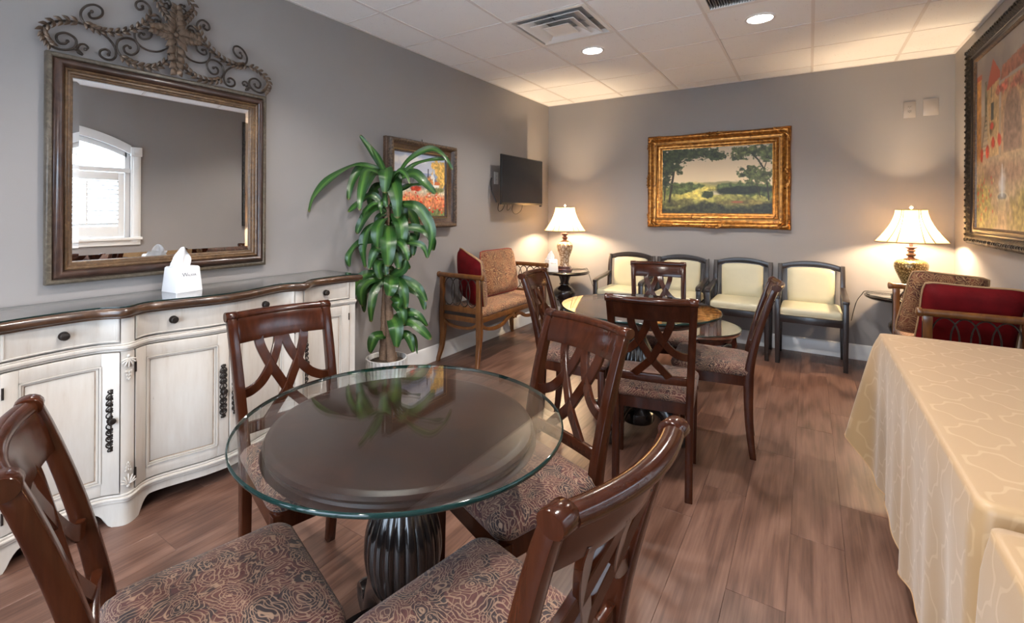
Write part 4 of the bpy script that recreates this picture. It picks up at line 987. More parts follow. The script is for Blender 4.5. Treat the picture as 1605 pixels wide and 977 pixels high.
def swag(cx, cz, ang, s_, par):
    b = MB(); R = Matrix.Rotation(ang, 3, 'Y')
    for sg in (-1, 1):
        P = crv([R @ V3(sg*u*s_, 0, v*s_)+V3(cx, .080, cz) for u, v in ((.005, 0), (.03, .018), (.06, .016), (.09, .002), (.11, -.010), (.10, -.022), (.088, -.014))], 4); b.tube(P, [.009*s_*(1-.5*i/len(P)) for i in range(len(P))], 7)
        for k, (u, v, r) in enumerate(((.028, .0, .014), (.05, -.006, .012), (.075, .020, .010), (.045, .028, .010))): b.ell(R @ V3(sg*u*s_, 0, v*s_)+V3(cx, .076, cz), (r*s_, .014, r*.7*s_), 8, 5)
    for k in range(-2, 3): b.ell(R @ V3(k*.009*s_, .004, (.016-.003*abs(k))*s_)+V3(cx, .080, cz), (.006*s_, .008, .018*s_), 8, 5, Matrix.Rotation(ang-k*.35*-1, 3, 'Y'))
    b.build('gilt_ornament', 'gold_leaf', par)
for sx in (-1, 1):
    for sz in (-1, 1):
        swag(sx*(GW/2-.072), sz*(GH/2-.072), {(1, 1): .785, (-1, 1): -.785, (1, -1): PI-.785, (-1, -1): PI+.785}[(sx, sz)], .85, gp)
for x, z, a in ((0, GH/2-.030, 0), (0, -(GH/2-.030), PI), (GW/2-.030, 0, PI/2), (-(GW/2-.030), 0, -PI/2)): swag(x, z, a, .85, gp)
landscape().mesh('canvas', GW-.316, GH-.316, .010, gp)
# left wall painting
lp = on_wall('poppy_painting', 'painting of a red poppy field in carved brown frame behind the plant', 'painting', 'left', 3.118, 1.566, .002)
PW_, PH_ = .865, .742
b = MB(); frame(b, PW_, PH_, [(0, 0), (0, .030), (.004, .034), (.010, .060)]); b.build('frame_side', 'frame_brown', lp, ang=30)
b = MB(); frame(b, PW_, PH_, [(.004, .052), (.008, .078), (.020, .086), (.036, .080), (.042, .066)], 60, relief(.004, 45, 9)); b.build('carved_border', 'carved_brown', lp, ang=80)
b = MB(); frame(b, PW_, PH_, [(.040, .070), (.046, .050), (.060, .040), (.072, .036), (.078, .030), (.098, .026), (.102, .018), (.108, .004)]); b.build('inner_border', 'frame_brown', lp, ang=40)
b = MB()
for q in range(4):
    L = (PW_ if q % 2 == 0 else PH_)-.17; n_ = int(L/.013)
    for k in range(n_):
        u = -L/2+L*(k+.5)/n_; d = .088; x, z = ((u, -(PH_/2-d)), (PW_/2-d, u), (u, PH_/2-d), (-(PW_/2-d), u))[q]; b.ell((x, .030, z), (.005, .005, .005), 6, 4)
b.build('beading', 'gilt_bead', lp)
b = MB(); b.tube(crv([V3(-.02, .004, PH_/2+.001), V3(-.02, .008, PH_/2+.018), V3(-.012, .012, PH_/2+.024), V3(-.01, .014, PH_/2+.014)], 4), .0025, 6); b.build('hanging_hook', 'iron', lp)
poppies().mesh('canvas', PW_-.21, PH_-.21, .009, lp)
# right wall painting
rp = on_wall('courtyard_painting', 'tall villa courtyard painting in carved black frame on right wall', 'painting', 'right', 4.325, 1.845)
RW_, RH_ = 1.36, 1.45
b = MB(); frame(b, RW_, RH_, [(0, 0), (0, .02), (.006, .040), (.018, .052), (.034, .054), (.050, .048), (.066, .034), (.074, .028)], 90, relief(.010, 32, 5)); b.build('carved_border', 'black_frame', rp, ang=80)
b = MB(); frame(b, RW_, RH_, [(.072, .024), (.076, .034), (.086, .036), (.092, .028), (.108, .024), (.112, .016), (.118, .004)]); b.build('inner_border', 'espresso', rp, ang=40)
b = MB(); frame(b, RW_, RH_, [(.108, .022), (.112, .026), (.124, .018), (.126, .006)]); b.build('gilt_slip', 'mirror_gold', rp, ang=40)
b = MB()
for q in range(4):
    L = (RW_ if q % 2 == 0 else RH_)-.06; n_ = int(L/.042)
    for k in range(n_+1):
        u = -L/2+L*k/n_; d = .036; x, z = ((u, -(RH_/2-d)), (RW_/2-d, u), (u, RH_/2-d), (-(RW_/2-d), u))[q]
        M = Matrix.Rotation(.6 if k % 2 else -.6, 3, 'Y'); b.ell((x, .050, z), (.017, .008, .008), 8, 5, M); b.ell((x, .054, z), (.006, .007, .012), 6, 4, M)
b.build('carved_foliage', 'black_frame', rp, ang=60)
courtyard().mesh('canvas', RW_-.246, RH_-.246, .010, rp)
# ------------------------------------------------------------------ television
tv = on_wall('television', 'flat black television on a wall bracket near the corner', 'television', 'left', 4.632, 1.675, .0)
b = MB(); b.bx(-.455, .455, .150, .172, -.262, .262); b.build('bezel', 'black_plastic', tv, bevel=.004)
b = MB(); b.bx(-.445, .445, .1715, .1735, -.240, .252); b.build('screen', 'tv_screen', tv, smooth=False)
b = MB(); b.bx(-.30, .30, .118, .152, -.17, .14); b.build('rear_housing', 'black_plastic', tv, bevel=.01)
b = MB(); b.bx(-.10, .10, 0, .010, -.13, .13); b.box((.03, .065, 0), (.03, .12, .05), rz=.2); b.bx(-.14, .14, .105, .120, -.11, .11); b.build('wall_bracket', 'black_plastic', tv)
b = MB(); b.bx(-.444, -.415, .150, .170, -.276, -.262); b.build('sensor_bar', 'black_plastic', tv)
for k, (x0, x1, dp) in enumerate(((.42, .30, .07), (.24, .16, .06), (.13, -.08, .10))):
    b = MB(); b.tube(crv([V3(x0, .12, -.24), V3(x0-.01, .10, -.262-dp*.6), V3((x0+x1)/2, .09, -.262-dp), V3(x1+.01, .10, -.262-dp*.6), V3(x1, .12, -.24)], 6), .004, 6); b.build('cable', 'black_plastic', tv)
b = MB(); b.tube(crv([V3(.40, .012, .02), V3(.44, .03, -.04), V3(.455, .06, -.14), V3(.44, .10, -.24)], 6), .006, 6); b.build('power_cord', 'black_plastic', tv)
# ------------------------------------------------------------------ wall plates
def plate(name, lab, side, u, z, mt, w_, h, sock, ink='black_plastic'):
    t = on_wall(name, lab, 'outlet' if sock else 'wall plate', side, u, z, 0)
    b = MB(); b.bx(-w_/2, w_/2, 0, .006, -h/2, h/2); b.build('cover_plate', mt, t, bevel=.002)
    if sock:
        for s in (-1, 1):
            b = MB(); b.box((0, .0065, s*.020), (.028, .003, .026)); sk = b.build('socket', mt, t, bevel=.003)
            b = MB(); b.box((-.006, .0082, s*.020+.004), (.002, .001, .008)); b.box((.006, .0082, s*.020+.004), (.002, .001, .007)); b.box((0, .0082, s*.020-.006), (.004, .001, .004)); b.build('slot', ink, sk, smooth=False)
plate('power_outlet', 'white power outlet low on the wall beside the plant', 'left', 2.363, .437, 'plate_white', .075, .125, True)
plate('power_outlet', 'white power outlet on the wall behind the television', 'left', 4.335, 1.70, 'plate_white', .08, .13, True)
plate('power_outlet', 'taupe painted outlet high on back wall near right corner', 'back', .720, 2.253, 'plate_taupe', .082, .140, True)
plate('blank_plate', 'taupe painted blank square plate high beside the outlet', 'back', .859, 2.262, 'plate_taupe', .10, .145, False)
# ------------------------------------------------------------------ settees
def pillow_pts(w_, h, th, n=14, pinch=.05, seed=0, crown=.45):
    F, B = [], []
    for j in range(n+1):
        for i in range(n+1):
            u, v = -1+2*i/n, -1+2*j/n
            x = w_/2*u*(1-pinch*(1-v*v)*abs(u)**2)*math.sqrt(1-.13*v**6); z = h/2*v*(1-pinch*(1-u*u)*abs(v)**2)*math.sqrt(1-.13*u**6)
            e = max(0, (1-u**4)*(1-v**4))**crown*th/2; k = 1+.12*noise.noise(Vector((u*1.7+seed, v*1.7, seed)))
            F.append(V3(x, e*k, z)); B.append(V3(x, -e*k, z))
    return F, B
def make_pillow(name, lab, w_, h, th, front, back, pipe, loc, rot, group=None, pinch=.05, seed=0, crown=.45):
    t = thing(name, lab, 'cushion', loc, 0, group); t.rotation_euler = rot
    n = 14; F, B = pillow_pts(w_, h, th, n, pinch, seed, crown)
    q = [(j*(n+1)+i, j*(n+1)+i+1, (j+1)*(n+1)+i+1, (j+1)*(n+1)+i) for j in range(n) for i in range(n)]
    b = MB(); b.add(F, q); b.build('front_panel', front, t, ang=180)
    b = MB(); b.add(B, [f[::-1] for f in q]); b.build('back_panel', back, t, ang=180)
    edge = [F[i] for i in range(n+1)]+[F[j*(n+1)+n] for j in range(1, n+1)]+[F[n*(n+1)+i] for i in range(n-1, -1, -1)]+[F[j*(n+1)] for j in range(n-1, 0, -1)]
    b = MB(); b.tube(edge, .006, 6, loop=True); b.build('piping', pipe, t)
    return t
def make_settee():
    t = thing('settee', 'x', 'settee'); A, Df = .60, .20
    for sx in (-1, 1):
        for sy in (-1, 1):
            b = MB(); rings = []
            for z, dx, w_, d in ((0, .050, .015, .017), (.03, .040, .015, .017), (.12, .012, .017, .020), (.22, -.004, .020, .023), (.34, -.006, .023, .026), (.46, .0, .022, .024), (.60, .004, .018, .020), (.755, .006, .018, .022)):
                x, y = sx*(A+dx*1.0), sy*(Df+(.012 if z < .05 else 0)); rings.append([V3(x-w_, y-d, z), V3(x+w_, y-d, z), V3(x+w_, y+d, z), V3(x-w_, y+d, z)])
            rr = []
            for k in range(len(rings[0])): rr.append(crv([r[k] for r in rings], 3))
            rings2 = [[rr[k][i] for k in range(4)] for i in range(len(rr[0]))]
            b.loft(rings2); lg = b.build('leg', 'honey_wood', t, bevel=.004)
            b = MB()
            for off in (-.006, .006): b.tube([V3(sx*A+off, sy*(Df+.0245), .36), V3(sx*A+off, sy*(Df+.023), .52), V3(sx*A+off, sy*(Df+.0205), .72)], .0022, 5)
            b.build('groove', 'espresso', lg)
        x = sx*(A+.006)
        b = MB(); rings = []
        for y, r in ((-.255, .012), (-.252, .024), (-.235, .026), (-.232, .021), (.222, .021), (.225, .026), (.245, .027), (.249, .024), (.252, .010)):
            rings.append([V3(x+r*math.cos(a), y, .772+r*math.sin(a)) for a in np.linspace(0, 2*PI, 18, endpoint=False)])
        b.loft(rings); b.build('arm_roll', 'honey_wood', t, ang=50)
        for z, hh in ((.478, .026), (.400, .024)):
            b = MB(); b.bx(sx*A-.014, sx*A+.014, -Df+.02, Df-.02, z-hh, z+hh); rl = b.build('arm_rail', 'honey_wood', t, bevel=.005)
        b = MB(); b.bx(sx*A-.009, sx*A+.009, -Df+.02, Df-.02, .424, .452); b.build('dark_inlay', 'espresso', t)
        for k in range(4):
            yc = -.125+.083*k; b = MB(); b.tube([V3(sx*A, yc+.060*math.cos(a), .628+.122*math.sin(a)) for a in np.linspace(0, 2*PI, 28, endpoint=False)], .0045, 6, loop=True); b.build('metal_oval', 'iron', t)
        b = MB(); b.ribbon(crv([V3(sx*A, -Df+.01, .372), V3(sx*A, -.12, .330), V3(sx*A, 0, .315), V3(sx*A, .12, .330), V3(sx*A, Df-.01, .372)], 5), (1, 0, 0), .026, .022); b.build('side_swag', 'honey_wood', t, bevel=.004)
    for sy in (-1, 1):
        b = MB(); b.bx(-A+.02, A-.02, sy*Df-.016, sy*Df+.016, .375, .425); b.build('seat_rail', 'honey_wood', t, bevel=.006)
    for s in (-1, 1):
        b = MB(); b.ribbon(crv([V3(s*(A-.02), Df, .365), V3(s*.50, Df, .318), V3(s*.36, Df, .292), V3(s*.22, Df, .305), V3(s*.12, Df, .345), V3(s*.05, Df, .362), V3(s*.015, Df, .345), V3(s*.03, Df, .330)], 5), (0, 1, 0), [.030]*36, .020); b.build('front_swag', 'honey_wood', t, bevel=.003)
    b = MB(); b.bx(-A+.02, A-.02, -Df+.016, Df-.016, .385, .420); b.build('seat_deck', 'espresso', t)
    b = MB(); rings = []
    def rr_(a, c, z, r=.03):
        pts = []
        for q, (sx, sy) in enumerate(((1, 1), (-1, 1), (-1, -1), (1, -1))):
            for k in range(5):
                g = q*PI/2+PI/2*k/4; pts.append(V3(sx*(a-r)+r*math.cos(g), sy*(c-r)+r*math.sin(g), z))
        return pts
    for k, z in ((.0, .421), (.012, .430), (.014, .458), (.006, .476), (-.012, .486), (-.05, .492), (-.12, .495)): rings.append(rr_(A-.035+k, Df-.0+k, z, .03))
    b.loft(rings); b.build('seat_cushion', 'paisley_settee', t, ang=80)
    return t
s1 = make_settee(); index_kids(); s2 = copy_tree(s1)
s1.location = (-2.545, 3.985, 0); s1.rotation_euler = (0, 0, -PI/2); s1['label'] = 'carved honey wood settee with metal oval arms against the left wall'
s2.location = (.765, 4.345, 0); s2.rotation_euler = (0, 0, PI/2); s2['label'] = 'carved honey wood settee against right wall behind the covered tables'
for s in (s1, s2): s['group'] = 'carved wooden settees'
R = math.radians
# left settee cushions: local y = face normal
make_pillow('back_cushion', 'brown paisley cushion standing against the wall on the left settee', .64, .46, .13, 'paisley_settee', 'paisley_settee', 'red_piping', (-2.670, 4.22, .722), (R(10), 0, R(-90)), 'settee cushions', .03, 1, .36)
make_pillow('throw_pillow', 'red and paisley pillow leaning on the near arm of left settee', .44, .50, .15, 'paisley_settee', 'red_velvet', 'gold_piping', (-2.560, 3.575, .725), (R(12), R(14), R(-26)), 'settee cushions', .05, 2, .40)
# right settee cushions
make_pillow('back_cushion', 'tan paisley cushion tilted on the right settee beside the lamp', .40, .50, .12, 'paisley_settee', 'paisley_settee', 'gold_piping', (.720, 4.35, .730), (R(24), R(5), R(8)), 'settee cushions', .03, 3, .34)
make_pillow('throw_pillow', 'dark red velvet pillow leaning on the near arm of right settee', .46, .50, .15, 'paisley_settee', 'red_velvet', 'gold_piping', (.775, 3.965, .700), (R(20), R(2), R(4)), 'settee cushions', .05, 4, .40)
# ------------------------------------------------------------------ guest chairs
def make_guest():
    t = thing('guest_chair', 'x', 'chair'); A = .246
    def bar(rings, nm, bev=.003): b = MB(); b.loft(rings); return b.build(nm, 'espresso', t, bevel=bev)
    def rect(x, y, z, a, c): return [V3(x-a, y-c, z), V3(x+a, y-c, z), V3(x+a, y+c, z), V3(x-a, y+c, z)]
    for s in (-1, 1):
        bar([rect(s*A, .222, 0, .016, .018), rect(s*A, .222, .40, .021, .023), rect(s*A, .222, .585, .021, .023)], 'front_leg')
        bar([rect(s*A, -.225, 0, .016, .018), rect(s*A, -.215, .25, .020, .023), rect(s*A, -.215, .46, .020, .023), rect(s*A, -.238, .70, .019, .018), rect(s*A, -.262, .850, .018, .014)], 'rear_leg')
        P = crv([V3(s*A, .250, .588), V3(s*A, .18, .606), V3(s*A, .02, .618), V3(s*A, -.12, .628), V3(s*A, -.225, .648)], 5); b = MB(); rings = []
        for i, p in enumerate(P):
            w_ = interp(i/len(P), [0, .15, 1], [.024, .028, .018]); rings.append([p+V3(-w_, 0, -.014), p+V3(w_, 0, -.014), p+V3(w_, 0, .012), p+V3(-w_, 0, .012)])
        b.loft(rings); b.build('armrest', 'espresso', t, bevel=.004)
        bar([[V3(s*(A-.012), -.20, .375), V3(s*(A+.012), -.20, .375), V3(s*(A+.012), -.20, .430), V3(s*(A-.012), -.20, .430)], [V3(s*(A-.012), .21, .375), V3(s*(A+.012), .21, .375), V3(s*(A+.012), .21, .430), V3(s*(A-.012), .21, .430)]], 'side_rail')
    for y, nm in ((.222, 'front_rail'), (-.21, 'rear_rail')):
        b = MB(); b.bx(-A+.02, A-.02, y-.012, y+.012, .370, .432); b.build(nm, 'espresso', t, bevel=.003)
    b = MB(); rings = []
    for x in np.linspace(-A+.012, A-.012, 21):
        z = .838+.042*(1-(x/A)**2); y = -.262-.012*(1-(x/A)**2)
        rings.append([V3(x, y-.012, z-.048), V3(x, y+.012, z-.048), V3(x, y+.012, z+.004), V3(x, y-.012, z+.004)])
    b.loft(rings); b.build('top_rail', 'espresso', t, bevel=.004)
    def bk(o, f_, nm, mt):
        b = MB(); rings = []
        def ring(y_, k):
            pts = []; hw, z0, z1 = .186+o-k, .492-o+k, .828+o-k
            for i in range(13): x = -hw+2*hw*i/12; pts.append((x, z1-.016*(x/hw)**2-(.010 if abs(x) > hw-.001 else 0)))
            pts += [(hw, .66), (hw-.004, z0+.006), (hw-.012, z0), (-hw+.012, z0), (-hw+.004, z0+.006), (-hw, .66)]
            return [V3(x, y_+interp(z, [.49, .83], [-.205, -.240]), z) for x, z in pts]
        for y_, k in f_: rings.append(ring(y_, k))
        b.loft(rings); b.build(nm, mt, t, ang=50)
    bk(.006, ((-.024, 0), (-.006, 0)), 'back_panel', 'espresso'); bk(0, ((-.006, 0), (.016, 0), (.028, .005), (.034, .016), (.038, .06)), 'back_cushion', 'vinyl_cream')
    def rr_(a, y0, y1, z, r=.025):
        pts = []
        for q, (sx, yy) in enumerate(((1, y1), (-1, y1), (-1, y0), (1, y0))):
            sy = 1 if q < 2 else -1
            for k in range(5): g = q*PI/2+PI/2*k/4; pts.append(V3(sx*(a-r)+r*math.cos(g), yy-sy*r+r*math.sin(g), z))
        return pts
    b = MB(); b.loft([rr_(.222, -.19, .248, .434), rr_(.226, -.19, .254, .442), rr_(.226, -.19, .254, .482), rr_(.220, -.19, .248, .497), rr_(.205, -.18, .232, .505), rr_(.15, -.13, .18, .509)]); b.build('seat_cushion', 'vinyl_cream', t, ang=60)
    b = MB(); b.tube(rr_(.2265, -.19, .2545, .446), .0025, 6, loop=True); b.build('piping', 'vinyl_cream', t)
    return t
g0 = make_guest(); index_kids()
for i, (x, lab) in enumerate(((-1.697, 'cream vinyl armchair beside the left end table, leftmost in the row'), (-1.141, 'cream vinyl armchair second from left, behind the far dining chair'), (-.566, 'cream vinyl armchair third in the row, below the gold frame right part'), (.008, 'cream vinyl armchair rightmost in the row, fully visible near right lamp'))):
    o = g0 if i == 0 else copy_tree(g0); o.location = (x, 5.268, 0); o.rotation_euler = (0, 0, PI); o['label'] = lab; o['group'] = 'cream armchairs in a row along the back wall'
# ------------------------------------------------------------------ end tables and lamps
def end_table(x, y, lab):
    t = thing('end_table', lab, 'table', (x, y, 0), 0, 'black pedestal end tables')
    b = MB(); b.lathe([(.02, .615), (.255, .615), (.275, .622), (.285, .630), (.290, .640), (.284, .648), (.270, .650), (.02, .650)], 64); b.build('table_top', 'black_wood', t, ang=50)
    pr = [(.02, .616), (.088, .612), (.080, .595), (.062, .565), (.050, .525), (.048, .505), (.060, .498), (.062, .488), (.048, .480), (.060, .470), (.100, .445), (.126, .412), (.130, .385), (.118, .350), (.088, .318), (.092, .305), (.070, .290), (.055, .25), (.050, .20), (.060, .165), (.085, .15), (.085, .13), (.07, .12), (.02, .115)]
    b = MB(); b.lathe(pr, 40); b.build('pedestal', 'black_wood', t, ang=45)
    for k in range(3):
        a = k*2*PI/3+.4; P = crv([V3(math.cos(a)*u, math.sin(a)*u, z) for u, z in ((.03, .13), (.10, .115), (.17, .06), (.22, .025), (.25, .022))], 5); b = MB(); b.tube(P, [interp(i/len(P), [0, .6, 1], [.032, .022, .020]) for i in range(len(P))], 8); b.build('foot', 'black_wood', t)
    return t
ETL, ETR = (-2.385, 5.205), (.680, 5.283)
end_table(*ETL, 'black turned pedestal end table in the left back corner'); end_table(*ETR, 'black turned pedestal end table in the right back corner')
glass_disc('glass_disc', ETL[0], ETL[1], .6505, .276, .006, 'small round glass top lying on the left corner end table'); glass_disc('glass_disc', ETR[0], ETR[1], .6505, .276, .006, 'small round glass top lying on the right corner end table')
ZE = .657
def shade(t, zb, zt, rb, rt, rz=0, energy=LAMP_W, pw=1.7):
    n = 48; b = MB(); rings = []
    for k in range(13):
        u = k/12; r = rt+(rb-rt)*(1-u)**pw; rings.append([V3(r*math.cos(2*PI*i/n), r*math.sin(2*PI*i/n), zb+(zt-zb)*u) for i in range(n)])
    b.loft(rings, cap=False); sh = b.build('lamp_shade', 'lamp_shade', t, ang=180)
    for r, z in ((rb, zb), (rt, zt)):
        b = MB(); b.tube([V3(r*math.cos(a), r*math.sin(a), z) for a in np.linspace(0, 2*PI, 48, endpoint=False)], .0035, 6, loop=True); b.build('shade_trim', 'lamp_trim', sh)
    for k in range(6):
        a0 = rz+k*PI/3
        for da in (-.10, .10):
            a = a0+da; b = MB(); P = []
            for j in range(13): u = j/12; r = rt+(rb-rt)*(1-u)**pw+.001; aa = a0+da*(.6+.9*(1-u)); P.append(V3(r*math.cos(aa), r*math.sin(aa), zb+(zt-zb)*u))
            b.tube(P, .003, 5); b.build('shade_seam', 'lamp_trim', sh)
    b = MB(); zs = zt-.006
    for k in range(3): a = k*2*PI/3; b.tube([V3(0, 0, zs), V3(rt*math.cos(a), rt*math.sin(a), zs)], .002, 5)
    b.tube([V3(.0, .0, zt-.006), V3(.028, 0, zt-.04), V3(.036, 0, (zb+zt)/2), V3(.018, 0, zb+.01), V3(0, 0, zb-.005)], .002, 5); b.tube([V3(.0, .0, zt-.006), V3(-.028, 0, zt-.04), V3(-.036, 0, (zb+zt)/2), V3(-.018, 0, zb+.01), V3(0, 0, zb-.005)], .002, 5)
    b.build('harp', 'brass', t)
    b = MB(); b.lathe([(.012, zb-.01), (.014, zb+.02), (.012, zb+.05), (.004, zb+.052)], 16); b.build('bulb_socket', 'brass', t)
    zl = zb+(zt-zb)*.34
    b = MB(); b.ell((0, 0, zl), (.024, .024, .034), 14, 10); b.build('bulb', 'bulb_glow', t)
    b = MB(); b.lathe([(.004, zt-.004), (.007, zt+.004), (.004, zt+.008), (.012, zt+.016), (.014, zt+.024), (.008, zt+.034), (.002, zt+.040)], 14); b.build('finial', 'crystal', t)
    L = bpy.data.lights.new('table_lamp_light', 'POINT'); L.energy = energy; L.color = (1, .74, .46); L.shadow_soft_size = .04
    lo = bpy.data.objects.new('table_lamp_light', L); COL.objects.link(lo); lo.parent = t; lo.location = (0, 0, zl)
lm = thing('table_lamp', 'lit table lamp with diamond patterned urn in the left corner', 'lamp', (ETL[0]+.005, ETL[1]-.01, ZE), .3)
b = MB(); b.bx(-.085, .085, -.085, .085, 0, .018); b.bx(-.075, .075, -.075, .075, .018, .030); b.bx(-.066, .066, -.066, .066, .030, .048); b.build('base_block', 'urn_brown', lm, bevel=.004)
b = MB(); b.lathe([(p.x, p.z) for p in crv([V3(r, 0, z) for r, z in ((.060, .048), (.052, .070), (.050, .110), (.060, .165), (.080, .220), (.092, .262), (.090, .295), (.072, .322), (.045, .336))], 4)], 36); b.build('urn', 'urn_diamond', lm, ang=60)
b = MB(); b.lathe([(.046, .334), (.050, .340), (.030, .350), (.020, .362), (.034, .374), (.036, .382), (.018, .392), (.018, .402), (.030, .412), (.042, .424), (.042, .430), (.012, .434), (.010, .455)], 28); b.build('neck', 'urn_brown', lm, ang=45)
shade(lm, .462, .735, .238, .112, .2)
lr = thing('table_lamp', 'lit table lamp with broad gold urn in the right corner', 'lamp', (ETR[0]+.012, ETR[1]-.03, ZE), 0)
b = MB(); b.lathe([(.07, 0), (.072, .012), (.060, .020), (.055, .030), (.045, .036)], 32); b.build('base_block', 'urn_brown', lr)
b = MB(); b.lathe([(p.x, p.z) for p in crv([V3(r, 0, z) for r, z in ((.045, .034), (.048, .06), (.060, .11), (.082, .165), (.102, .215), (.110, .250), (.104, .282), (.080, .300), (.040, .308))], 4)], 40); b.build('urn', 'urn_gold', lr, ang=60)
b = MB(); b.lathe([(.046, .306), (.046, .312), (.026, .318), (.018, .330), (.030, .340), (.032, .350), (.020, .358), (.016, .368), (.028, .376), (.026, .384), (.018, .392), (.040, .404), (.042, .408), (.012, .412), (.010, .448)], 28); b.build('neck', 'urn_brown', lr, ang=45)
shade(lr, .452, .715, .235, .102, .9)
b = MB(); b.tube(crv([V3(-.07, .0, .006), V3(-.20, .06, .004), V3(-.285, .10, .004), V3(-.31, .12, -.03), V3(-.345, .20, -.12), V3(-.375, .275, -.30)], 6), .003, 6); b.build('lamp_cord', 'black_plastic', lr)
b = MB(); b.tube(crv([V3(.07, .05, .006), V3(.20, .16, .004), V3(.245, .20, -.0), V3(.27, .24, -.10), V3(.34, .30, -.30), V3(.42, .34, -.36)], 6), .003, 6); b.build('lamp_cord', 'black_plastic', lm)
tissue_box((-2.475, 5.03, ZE), R(-125+0), 'white tissue box cover on the left end table beside the lamp', .125, .104, .135)
rg = thing('wire_gadget', 'small dark gadget with thin wire loop on right end table', 'gadget', (.56, 5.05, ZE))
b = MB(); b.bx(-.014, .014, -.03, .03, 0, .036); b.build('case', 'black_plastic', rg, bevel=.003)
b = MB(); b.tube(crv([V3(-.01, 0, .020), V3(-.06, -.01, .016), V3(-.135, .01, .012), V3(-.14, .02, .010), V3(-.06, .03, .010), V3(-.01, .02, .012)], 5), .0018, 6); b.build('wire_loop', 'steel', rg)
# ------------------------------------------------------------------ low round table by the armchairs
CT = (-.815, 4.198, .385)
ct = thing('coffee_table', 'low round reddish wood table between far dining table and armchairs', 'table', (CT[0], CT[1], 0))
b = MB(); b.lathe([(.02, .385), (.355, .385), (.372, .392), (.380, .402), (.374, .408), (.366, .410), (.372, .414), (.366, .4185), (.02, .4185)], 64); b.build('table_top', 'red_wood', ct, ang=45)
b = MB(); b.lathe([(.30, .335), (.318, .338), (.322, .36), (.318, .386), (.30, .386)], 56); b.build('apron', 'red_wood', ct)
for k in range(4):
    a = k*PI/2+.35; P = crv([V3(math.cos(a)*u, math.sin(a)*u, z) for u, z in ((.30, .37), (.325, .30), (.310, .20), (.270, .11), (.265, .05), (.290, .012), (.310, .018))], 5); b = MB(); b.tube(P, [interp(i/len(P), [0, .25, .7, 1], [.030, .034, .018, .020]) for i in range(len(P))], 8); lg = b.build('leg', 'red_wood', ct)
    b = MB()
    for q in (-1, 0, 1):
        c_ = V3(math.cos(a)*.345, math.sin(a)*.345, .30); sd = V3(-math.sin(a), math.cos(a), 0); b.tube([c_+sd*q*.02+V3(0, 0, .04), c_+sd*q*.012, c_+sd*q*.004-V3(0, 0, .06)], [.004, .008, .003], 6)
    b.build('carved_leaf', 'black_wood', lg)
for k in range(4):
    a = k*PI/2+.35+PI/4; b = MB(); sd = V3(-math.sin(a), math.cos(a), 0); c_ = V3(math.cos(a)*.324, math.sin(a)*.324, .325)
    for q in range(-3, 4): b.ell(c_+sd*q*.018-V3(0, 0, .004*abs(q)-.004), (.010, .010, .020), 7, 5)
    b.build('carved_swag', 'black_wood', ct)
glass_disc('glass_disc', CT[0], CT[1], .419, .382, .008, 'round glass top lying on the low reddish table')
